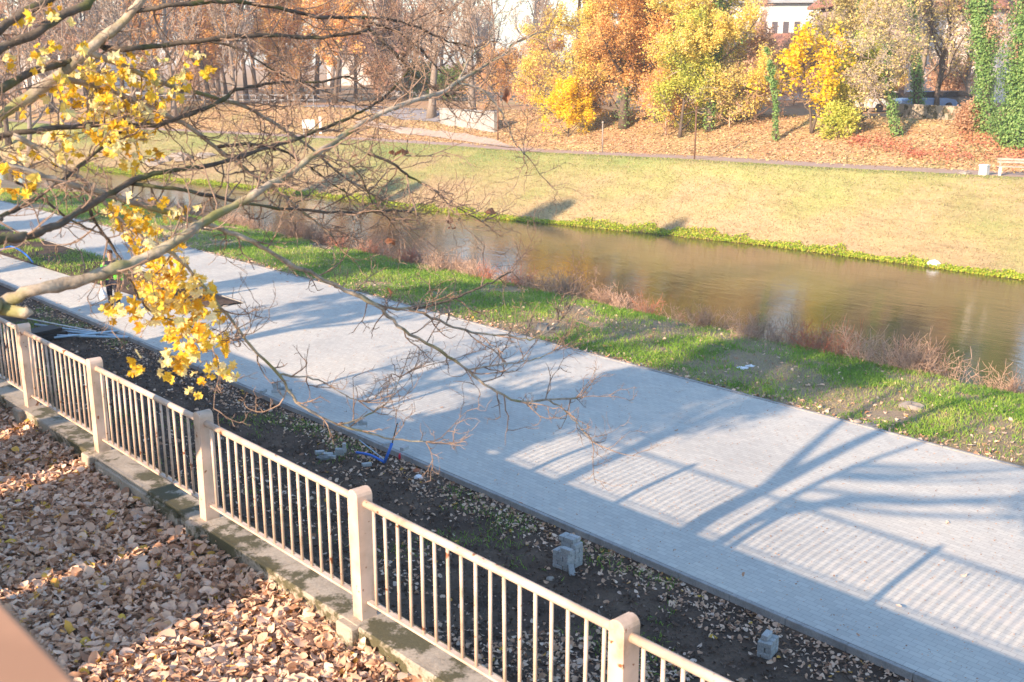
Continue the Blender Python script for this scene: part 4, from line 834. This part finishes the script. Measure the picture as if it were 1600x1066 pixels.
for a_ in [('paper', 655, 748, .10, 'bag', 'crumpled white bag on the soil near the kerb', 'bag', .6), ('brick_piece', 651, 737, .09, 'brick', 'broken red brick piece beside the crumpled white bag', 'brick', .5), ('brown_leaf_heap', 813, 794, .10, 'brick', 'round orange brown clump against the kerb', 'clump', .8),
        ('rubble_stone', 505, 717, .14, 'grst', 'grey rubble lump at the left of the small block pile', 'stone', .5), ('white_stone', 508, 750, .05, 'stone', 'small white stone alone on the dark soil', 'stone', .6), ('white_stone', 859, 905, .07, 'stone', 'pale stone left of the taller block stack', 'stone', .5),
        ('paper', 1160, 576, .16, 'bag', 'torn white paper scraps on the grass bank, left piece', 'paper', .25), ('paper', 1172, 573, .13, 'bag', 'torn white paper scraps on the grass bank, right piece', 'paper', .3), ('flat_stone', 1423, 638, .30, 'stone', 'flat pinkish stone on the grass bank between tree shadows', 'stone', .35),
        ('flat_stone', 1338, 661, .13, 'stone', 'small pale stone where grass meets the pavement edge', 'stone', .5), ('flat_stone', 1360, 666, .2, 'grst', 'grey slab piece beside the pale stone at the pavement edge', 'stone', .25), ('rubble_stone', 848, 516, .25, 'grst', 'grey green boulder on the grass behind the twig tips', 'stone', .7),
        ('white_stone', 1460, 414, .35, 'bag', 'white stone at the far waterline among green plants', 'stone', .5), ('driftwood', 1262, 404, .35, 'grst', 'dark lump of driftwood at the far waterline', 'driftwood', .3), ('white_stone', 240, 258, .9, 'stone', 'pale boulder at the left of the row on the far left bank', 'stone', .5),
        ('white_stone', 258, 252, .8, 'stone', 'pale boulder second in the row on the far left bank', 'stone', .5), ('white_stone', 282, 250, 1.0, 'stone', 'pale boulder third in the row on the far left bank', 'stone', .5), ('white_stone', 322, 246, .8, 'stone', 'pale boulder at the right of the row on the far left bank', 'stone', .4),
        ('pallet_piece', 350, 478, .2, 'stone', 'pale plank end at the tip of the soil island', 'plank', .2), ('tile_piece', 1508, 272, .3, 'stone', 'low pinkish block on the footpath left of the litter bin', 'block', .35)]:
    lump(a_[0], a_[1], a_[2], a_[3], M[a_[4]], a_[5], a_[6], a_[7])

# ------------------------------------------------------------------ far bank furniture
M['bwhite'] = simple('painted_concrete', (.72, .70, .66), .8, .12, 4); M['slat'] = simple('weathered_slats', (.42, .36, .31), .8, .3, 5); M['rust'] = simple('rusty_iron', (.20, .11, .07), .7, .4, 6); M['grey'] = simple('grey_metal', (.32, .33, .34), .5, .2, 5)
b = atz(1537, 274); bn = empty('litter_bin', tuple(b), A, label='white square concrete litter bin beside the footpath bench', cat='litter bin')
def lbox(parent, name, m, items, sm=False):
    q = MB()
    for c, d in items: q.box(c, d, 0, bev=min(d) * .08)
    o = q.build(name, m, None); o.parent = parent; return o
lbox(bn, 'body', M['bwhite'], [((0, 0, .24), (.40, .40, .48))]); lbox(bn, 'rim', M['bwhite'], [((.0, -.19, .51), (.44, .06, .06)), ((0, .19, .51), (.44, .06, .06)), ((-.19, 0, .51), (.06, .32, .06)), ((.19, 0, .51), (.06, .32, .06))]); lbox(bn, 'liner', M['black'], [((0, 0, .483), (.30, .30, .01))])
b = atz(1590, 275); bc = empty('bench', tuple(b), math.atan2(-1.2, 1), label='slatted park bench with white concrete ends by the footpath', cat='bench')
bc.rotation_euler = (0, 0, R(-20))
for sx in (-.85, .85): lbox(bc, 'leg', M['bwhite'], [((sx, 0, .21), (.12, .46, .42))])
lbox(bc, 'seat', M['slat'], [((0, -.16 + .13 * k, .45), (2.0, .10, .05)) for k in range(3)])
lbox(bc, 'backrest', M['slat'], [((0, .22, .66 + .14 * k), (2.0, .04, .10)) for k in range(2)])
for sx in (-.85, .85): lbox(bc, 'back_bracket', M['grey'], [((sx, .25, .63), (.05, .04, .46))])
for (px_, py_, hp, rr, mt, lb) in ((1085, 249, 76, .05, 'rust', 'tall rusty iron post on the slope right of the yellow trees'), (941, 238, 44, .045, 'stone', 'pale short pole beside the footpath below the oak'), (778, 220, 66, .06, 'rust', 'brown post at the path junction right of the concrete wall')):
    b, d = at(px_, py_); H = hm(hp, d); t_ = empty('post', tuple(b), label=lb, cat='post')
    q = MB(); q.tube([(0, 0, -.1), (0, 0, H)], rr, 10); o = q.build('pole', M[mt], None, True); o.parent = t_
    q = MB(); q.tube([(0, 0, H), (0, 0, H + .12), (0, 0, H + .16)], [rr * 1.6, rr * 1.6, rr * .6], 10); o = q.build('cap', M[mt], None, True); o.parent = t_
T('bare_tree', 1462, 176, 300, 'tall bare tree in front of the buff town house', 260, .2, bark=M['barkD'], twig=M['twigG'], leafm=M['l_olive'], nleaf=5000, lsize=.18, clear=.1, n1=22, n2=9, n3=7, n4=4, l1=.34, twr=.016)
T('bare_tree', 1512, 172, 300, 'bare tree with few orange leaves left of the ivy trees', 261, .2, bark=M['barkP'], twig=M['twigG'], leafm=M['l_orange'], nleaf=5000, lsize=.18, clear=.1, n1=22, n2=9, n3=7, n4=4, l1=.34, twr=.016)
# low concrete wall at the path junction
b0, b1, b2 = atz(690, 193), atz(775, 207), atz(700, 182); wv = b1 - b0; L_ = np.linalg.norm(wv[:2]); cw = empty('concrete_wall', tuple((b0 + b1) / 2), math.atan2(wv[1], wv[0]), label='low pale concrete retaining wall at the upper path junction', cat='wall')
o = lbox(cw, 'wall_face', M['kerb'], [((0, 0, .35), (L_, .4, 2.1))]); o = lbox(cw, 'coping', M['kerb'], [((0, 0, 1.44), (L_ + .1, .5, .08))])
def ribbon(name, pts, wd, m, dz=.012):                      # a strip of paving that follows the ground
    L = smoothline([np.array([*at(x, y)[0]]) for x, y in pts], 8); T = np.gradient(L[:, :2], axis=0); T /= np.linalg.norm(T, axis=1, keepdims=True); Nn = np.stack([-T[:, 1], T[:, 0]], -1)
    K = 7; V = []
    for i in range(len(L)):
        w_ = np.interp(i / (len(L) - 1), np.linspace(0, 1, len(wd)), wd)
        for u in np.linspace(-.5, .5, K):
            q = L[i, :2] + Nn[i] * u * w_; s_, n_ = sn(*q); V.append((*q, float(zf(s_, n_)) + dz + .05))
    i = np.arange(len(L) - 1)[:, None] * K; j = np.arange(K - 1)[None]; F = np.stack([i + j, i + K + j, i + K + j + 1, i + j + 1], -1).reshape(-1, 4)
    tag(mesh(name, np.array(V), [F], m, None, True), kind='structure')
M['pgrav'] = simple('pale_gravel', (.46, .38, .32), .95, .25, 4)
ribbon('side_path', [(800, 231), (760, 222), (715, 214), (655, 207), (600, 199), (560, 190)], (.6, 1.2, 1.5, 1.5, 1.2, .8), M['pgrav'])
ribbon('levee_road', [(480, 166), (560, 169), (640, 175), (700, 181), (760, 183)], (4, 4, 4, 4, 4), simple('worn_asphalt', (.26, .25, .26), .9, .2, 2))
# information board
b, d = at(488, 212); ib = empty('notice_board', tuple(b), label='white notice board on posts on the far left bank', cat='sign')
lbox(ib, 'panel', M['bwhite'], [((-.3, 0, 1.0), (1.1, .08, .8))]); lbox(ib, 'side_panel', M['bwhite'], [((.75, 0, .9), (.22, .08, 1.5))])
for sx in (-.75, .2): lbox(ib, 'leg', M['grey'], [((sx, .06, .5), (.08, .06, 1.0))])
# steel railing along the levee road
rl = empty('levee_railing', tuple(atz(380, 163)), label='pale metal railing along the levee top on the left', cat='railing')
P0 = [atz(x, 164) for x in range(180, 540, 40)]; q = MB()
for dz in (.5, 1.0): q.tube([p + (0, 0, dz) for p in P0], .05, 6)
q.build('rails', M['grey'], rl); q = MB()
for i in range(len(P0) - 1):
    for u in (0, .25, .5, .75): p = P0[i] * (1 - u) + P0[i + 1] * u; q.tube([p - (0, 0, .1), p + (0, 0, 1.0)], .05, 5)
q.build('posts', M['grey'], rl)
# cars
def car(px, dist, rz, c, label, z=None):
    d = ray(px, 100); d = d / math.hypot(d[0], d[1]); x, y = d[0] * dist, d[1] * dist; s_, n_ = sn(x, y); z = float(zf(s_, n_))
    t_ = empty('parked_car', (x, y, z), rz, label=label, cat='car', group='cars parked among the far trees'); pm = simple('car_paint', c, .25, .05, 2, spec=.6)
    prof = [(-2.1, .35), (-2.12, .75), (-1.95, .92), (-1.3, .98), (-1.35, .99), (1.0, .95), (1.9, .82), (2.1, .6), (2.1, .35)]
    def ext(name, prof, w_, m, parent, dz=0):
        k = len(prof); V = [(px__, sy * w_, pz) for sy in (-1, 1) for px__, pz in prof]; F = [(i, (i + 1) % k, (i + 1) % k + k, i + k) for i in range(k)]
        o = mesh(name, np.array(V), [F, [list(range(k - 1, -1, -1)), list(range(k, 2 * k))]], m, parent); return o
    ext('body', prof, .85, pm, t_); ext('cabin_glass', [(-1.55, .97), (-1.2, 1.36), (.2, 1.38), (.95, .97)], .74, M['black'], t_); ext('roof', [(-1.22, 1.37), (-1.0, 1.44), (.05, 1.45), (.25, 1.385)], .72, pm, t_)
    for sx in (-1.3, 1.3):
        for sy in (-.82, .82):
            q = MB(); q.tube([(sx, sy - .1, .32), (sx, sy + .1, .32)], .32, 16); o = q.build('wheel', M['black']); o.parent = t_
car(1392, 84, .3, (.72, .72, .70), 'white parked car left of the ivy footed trunk'); car(1452, 84, .4, (.10, .20, .38), 'blue parked car right of the ivy footed trunk'); car(1500, 86, .2, (.04, .045, .05), 'black parked car behind the brush left of the ivy trees')
car(1150, 105, .2, (.25, .25, .26), 'grey car glimpsed behind the tall yellow tree'); car(210, 138, .1, (.6, .6, .62), 'pale car on the levee road at the far left'); car(620, 130, .4, (.7, .7, .7), 'white car on the levee road behind the bare trees')
b0, b1 = atz(1400, 182), atz(1560, 184); 
q = MB(); d0 = ray(1395, 150); d0 = d0 / math.hypot(d0[0], d0[1]); d1 = ray(1560, 150); d1 = d1 / math.hypot(d1[0], d1[1]); pA = np.array([d0[0] * 78, d0[1] * 78]); pB = np.array([d1[0] * 72, d1[1] * 72]); s_, n_ = sn(*pA); zz = float(zf(s_, n_))
q.box((*(pA + pB) / 2, zz + .25), (np.linalg.norm(pB - pA), .3, 1.1), math.atan2(*(pB - pA)[::-1]), bev=.03); tag(q.build('car_park_wall', M['wallc'], loc=(*(pA + pB) / 2, zz)), 'low pale wall in front of the car park on the right', 'wall')

# ------------------------------------------------------------------ buildings behind the trees
M['plaster'] = simple('white_plaster', (.62, .60, .58), .9, .08, 1); M['tile'] = simple('red_roof_tiles', (.34, .17, .12), .9, .3, 2); M['slate'] = simple('grey_sheet_roof', (.30, .32, .35), .7, .12, 1); M['glass'] = simple('dark_window', (.10, .09, .10), .2, .2, 3, spec=.6); M['ochre'] = simple('buff_plaster', (.36, .28, .26), .9, .1, 1)
def house(name, px, dist, wd, dep, wall_h, roof_h, rz, wallm, roofm, label, wins=(), cols=0, storey=3.0, base=3.9, hip=False):
    d = ray(px, 100); d = d / math.hypot(d[0], d[1]); x, y = d[0] * dist, d[1] * dist; t_ = empty(name, (x, y, base), rz, label=label, cat='building')
    lbox(t_, 'walls', wallm, [((0, 0, wall_h / 2 - 1), (wd, dep, wall_h + 2))])
    e = .5; W, Dp = wd / 2 + e, dep / 2 + e; rx = (W - Dp if hip else W); V = [(-W, -Dp, wall_h), (W, -Dp, wall_h), (W, Dp, wall_h), (-W, Dp, wall_h), (-rx, 0, wall_h + roof_h), (rx, 0, wall_h + roof_h)]
    V += [(a_, b_, c_ - .25) for a_, b_, c_ in V[:4]]
    rf = mesh('roof', np.array(V), [[(0, 1, 5, 4), (2, 3, 4, 5), (0, 6, 7, 1), (1, 7, 8, 2), (2, 8, 9, 3), (3, 9, 6, 0), (6, 9, 8, 7)], [(1, 2, 5), (3, 0, 4)]], roofm, t_)
    q = MB(); q.box((wd * .2, .8, wall_h + roof_h * .95), (.7, .7, 1.6)); o = q.build('chimney', M['tile']); o.parent = rf
    for (wx, wz, ww, wh) in wins:
        o = lbox(t_, 'window', M['plaster'], [((wx, -dep / 2 - .03, wz), (ww + .24, .06, wh + .24))]); p = lbox(o, 'pane', M['glass'], [((wx, -dep / 2 - .075, wz), (ww, .03, wh))])
    return t_
house('white_hall', 1205, 150, 20, 12, 11.5, 4, -.1, M['plaster'], M['slate'], 'large white building with small dark windows under a grey roof', [(-6 + 1.35 * k, 8.3, .7, 1.5) for k in range(10)] + [(-7 + 2.6 * k, 4.5, .9, 1.4) for k in range(6)])
house('tiled_house', 1150, 118, 13, 9, 3.0, 2.6, .5, M['ochre'], M['tile'], 'lower house with dark red roof before the white building', [(-4 + 2.6 * k, 2.4, .9, 1.3) for k in range(4)])
house('tiled_house', 1300, 118, 12, 9, 4.2, 2.8, -.3, M['plaster'], M['tile'], 'small white walled house behind the golden maple', [(-4 + 2.6 * k, 2.6, .9, 1.3) for k in range(4)])
house('town_house', 1440, 112, 18, 10, 9.3, 4.5, .05, M['ochre'], M['tile'], 'buff town house with orange tiled roof behind the car park', [(-7 + 2.4 * k, zz_, 1.0, 1.5) for k in range(6) for zz_ in (2.3, 5.4, 7.9)], hip=True)
house('white_house', 1530, 104, 9, 9, 8.5, 4, .3, M['plaster'], M['tile'], 'bright white gabled house seen left of the ivy trees', [(-2.6 + 2.5 * k, zz_, 1.0, 1.4) for k in range(3) for zz_ in (2.3, 5.4)])
house('grey_block', 1045, 170, 16, 10, 11, 1.5, .2, M['bwhite'], M['slate'], 'pale grey block glimpsed between oak trunks', [(-6 + 2.4 * k, zz_, 1.0, 1.4) for k in range(6) for zz_ in (3, 6, 9)])
house('white_house', 575, 200, 14, 9, 6, 3.5, .1, M['plaster'], M['tile'], 'distant white house hidden behind the bare wood', [(-5 + 2.4 * k, 3, 1.0, 1.4) for k in range(5)])
house('white_house', 120, 210, 16, 9, 6, 3.5, -.1, M['plaster'], M['tile'], 'distant white house behind the wood at the far left', [(-5 + 2.4 * k, 3, 1.0, 1.4) for k in range(5)])

# ------------------------------------------------------------------ the worker
def person():
    b, d = at(180, 489); t_ = empty('person', (b[0], b[1], .0), R(12), label='person in green and dark work jacket carrying a white bag on the pavement', cat='person')
    H = hm(86, d) * 1.15; k = H / 1.78
    def skin(name, verts, edges, radii, m, root=0, parent=t_, sub=2):
        me = bpy.data.meshes.new(name); me.from_pydata([tuple(np.array(v) * k) for v in verts], edges, []); me.materials.append(m); o = bpy.data.objects.new(name, me); col.objects.link(o); o.parent = parent
        o.modifiers.new('s', 'SKIN').use_smooth_shade = True
        for i, r in enumerate(radii): me.skin_vertices[0].data[i].radius = (r[0] * k, r[1] * k) if isinstance(r, tuple) else (r * k, r * k)
        me.skin_vertices[0].data[root].use_root = True
        u = o.modifiers.new('u', 'SUBSURF'); u.levels = sub; u.render_levels = sub; return o
    skinm = simple('skin', (.50, .29, .20), .6, .1, 5); green = simple('hi_vis_green', (.12, .62, .05), .7, .15, 9); navy = simple('dark_work_cloth', (.015, .022, .045), .8, .3, 9); hair = simple('dark_hair', (.04, .025, .02), .8, .3, 20)
    # facing -y; x is the person's side
    V = [(0, 0, .95), (0, .01, 1.15), (0, .01, 1.38), (0, 0, 1.50), (0, -.01, 1.56), (0, -.01, 1.66), (0, -.01, 1.74),
         (.10, 0, .90), (.11, -.09, .50), (.11, -.02, .10), (.12, -.16, .05), (-.10, 0, .90), (-.11, .06, .50), (-.11, .22, .14), (-.12, .12, .05),
         (.19, .01, 1.42), (.25, .04, 1.15), (.27, -.03, .90), (.27, -.06, .82), (-.19, .01, 1.42), (-.26, .03, 1.15), (-.27, -.10, .93), (-.27, -.14, .86)]
    E = [(0, 1), (1, 2), (2, 3), (3, 4), (4, 5), (5, 6), (0, 7), (7, 8), (8, 9), (9, 10), (0, 11), (11, 12), (12, 13), (13, 14), (2, 15), (15, 16), (16, 17), (17, 18), (2, 19), (19, 20), (20, 21), (21, 22)]
    Rr = [(.15, .10), (.14, .10), (.15, .10), .055, .06, (.078, .095), (.06, .075), .085, .06, .042, .04, .085, .06, .042, .04, .055, .042, .034, .03, .055, .042, .034, .03]
    body = skin('body', V, E, Rr, skinm)
    for sx, ex in ((1, V[18]), (-1, V[22])):                # hands: palm with five bent fingers
        for j, (dx, L) in enumerate(((-.026, .06), (-.009, .07), (.009, .066), (.026, .05))):
            p = (ex[0] + dx * .3, ex[1] + dx, ex[2] - .02); skin('finger', [p, (p[0] - sx * .006, p[1], p[2] - L * .6), (p[0] - sx * .03, p[1], p[2] - L)], [(0, 1), (1, 2)], [.009, .008, .007], skinm, sub=1)
        p = (ex[0], ex[1] - .03, ex[2] + .0); skin('thumb', [p, (p[0] - sx * .02, p[1] - .03, p[2] - .03), (p[0] - sx * .03, p[1] - .025, p[2] - .055)], [(0, 1), (1, 2)], [.012, .010, .008], skinm, sub=1)
    skin('jacket', [(0, 0, .88), (0, .01, 1.15), (0, .01, 1.38), (0, 0, 1.49), (.19, .01, 1.42)[:3], (-.19, .01, 1.42)], [(0, 1), (1, 2), (2, 3), (2, 4), (2, 5)], [(.19, .135), (.175, .13), (.18, .13), .075, .08, .08], navy)
    for V3 in (V[15:18], V[19:22]): skin('sleeve', V3, [(0, 1), (1, 2)], [.078, .062, .052], green)
    for sx in (-1, 1): skin('jacket_front', [(.12 * sx, -.08, .92), (.12 * sx, -.09, 1.15), (.11 * sx, -.08, 1.40)], [(0, 1), (1, 2)], [(.075, .06), (.07, .06), (.07, .06)], green)
    skin('trousers', [V[0], V[7], V[8], (.11, -.02, .08), V[11], V[12], (-.11, .22, .14)], [(0, 1), (1, 2), (2, 3), (0, 4), (4, 5), (5, 6)], [(.165, .12), .10, .078, .068, .10, .078, .068], navy)
    for f_ in ((.12, -.06, .05), (-.12, .2, .08)): skin('shoe', [(f_[0], f_[1] + .05, f_[2]), (f_[0], f_[1] - .14, f_[2] - .01)], [(0, 1)], [(.05, .05), (.045, .035)], M['black'], sub=1)
    skin('hair', [(0, .02, 1.66), (0, .015, 1.73), (0, -.02, 1.775)], [(0, 1), (1, 2)], [(.088, .085), (.09, .095), (.06, .075)], hair)
    skin('nose', [(0, -.10, 1.66), (0, -.125, 1.64)], [(0, 1)], [.012, .014], skinm, sub=1)
    for sx in (-.03, .03): skin('eye', [(sx, -.098, 1.68), (sx, -.103, 1.68)], [(0, 1)], [.009, .006], navy, sub=1)
    for sx in (-.085, .085): skin('ear', [(sx, -.0, 1.67), (sx, .0, 1.64)], [(0, 1)], [.018, .012], skinm, sub=1)
    skin('mouth', [(-.02, -.102, 1.605), (.02, -.102, 1.605)], [(0, 1)], [.006, .006], M['brick'], sub=1)
    # bag hanging from one hand
    th = R(12); hx, hy, hz = (-.275 * k, -.15 * k, .80 * k); wx, wy = b[0] + hx * math.cos(th) - hy * math.sin(th), b[1] + hx * math.sin(th) + hy * math.cos(th)
    q = MB(); q.tube([(wx, wy, hz), (wx, wy, hz - .12), (wx + .03, wy, hz - .30), (wx + .05, wy, hz - .44), (wx + .05, wy, hz - .47)], [.012, .05, .13, .13, .05], 10)
    tag(q.build('carrier_bag', M['bag'], None, True, loc=(wx, wy, hz)), 'white plastic carrier bag hanging from the worker\'s hand', 'bag')
person()

# ------------------------------------------------------------------ autumn haze
def haze():
    o = mesh('haze', *(lambda q: (np.concatenate(q.V), [np.concatenate(f) for f in q.F.values()]))(MB().box((0, 0, 19), (3400, 3400, 50))))
    m = bpy.data.materials.new('haze'); m.use_nodes = True; nt = m.node_tree; nt.nodes.clear()
    v = nt.nodes.new('ShaderNodeVolumePrincipled'); v.inputs['Density'].default_value = HAZE; v.inputs['Color'].default_value = (.93, .95, 1, 1); v.inputs['Anisotropy'].default_value = .2
    u = nt.nodes.new('ShaderNodeOutputMaterial'); nt.links.new(v.outputs[0], u.inputs['Volume']); o.data.materials.append(m); tag(o, kind='stuff')
haze()
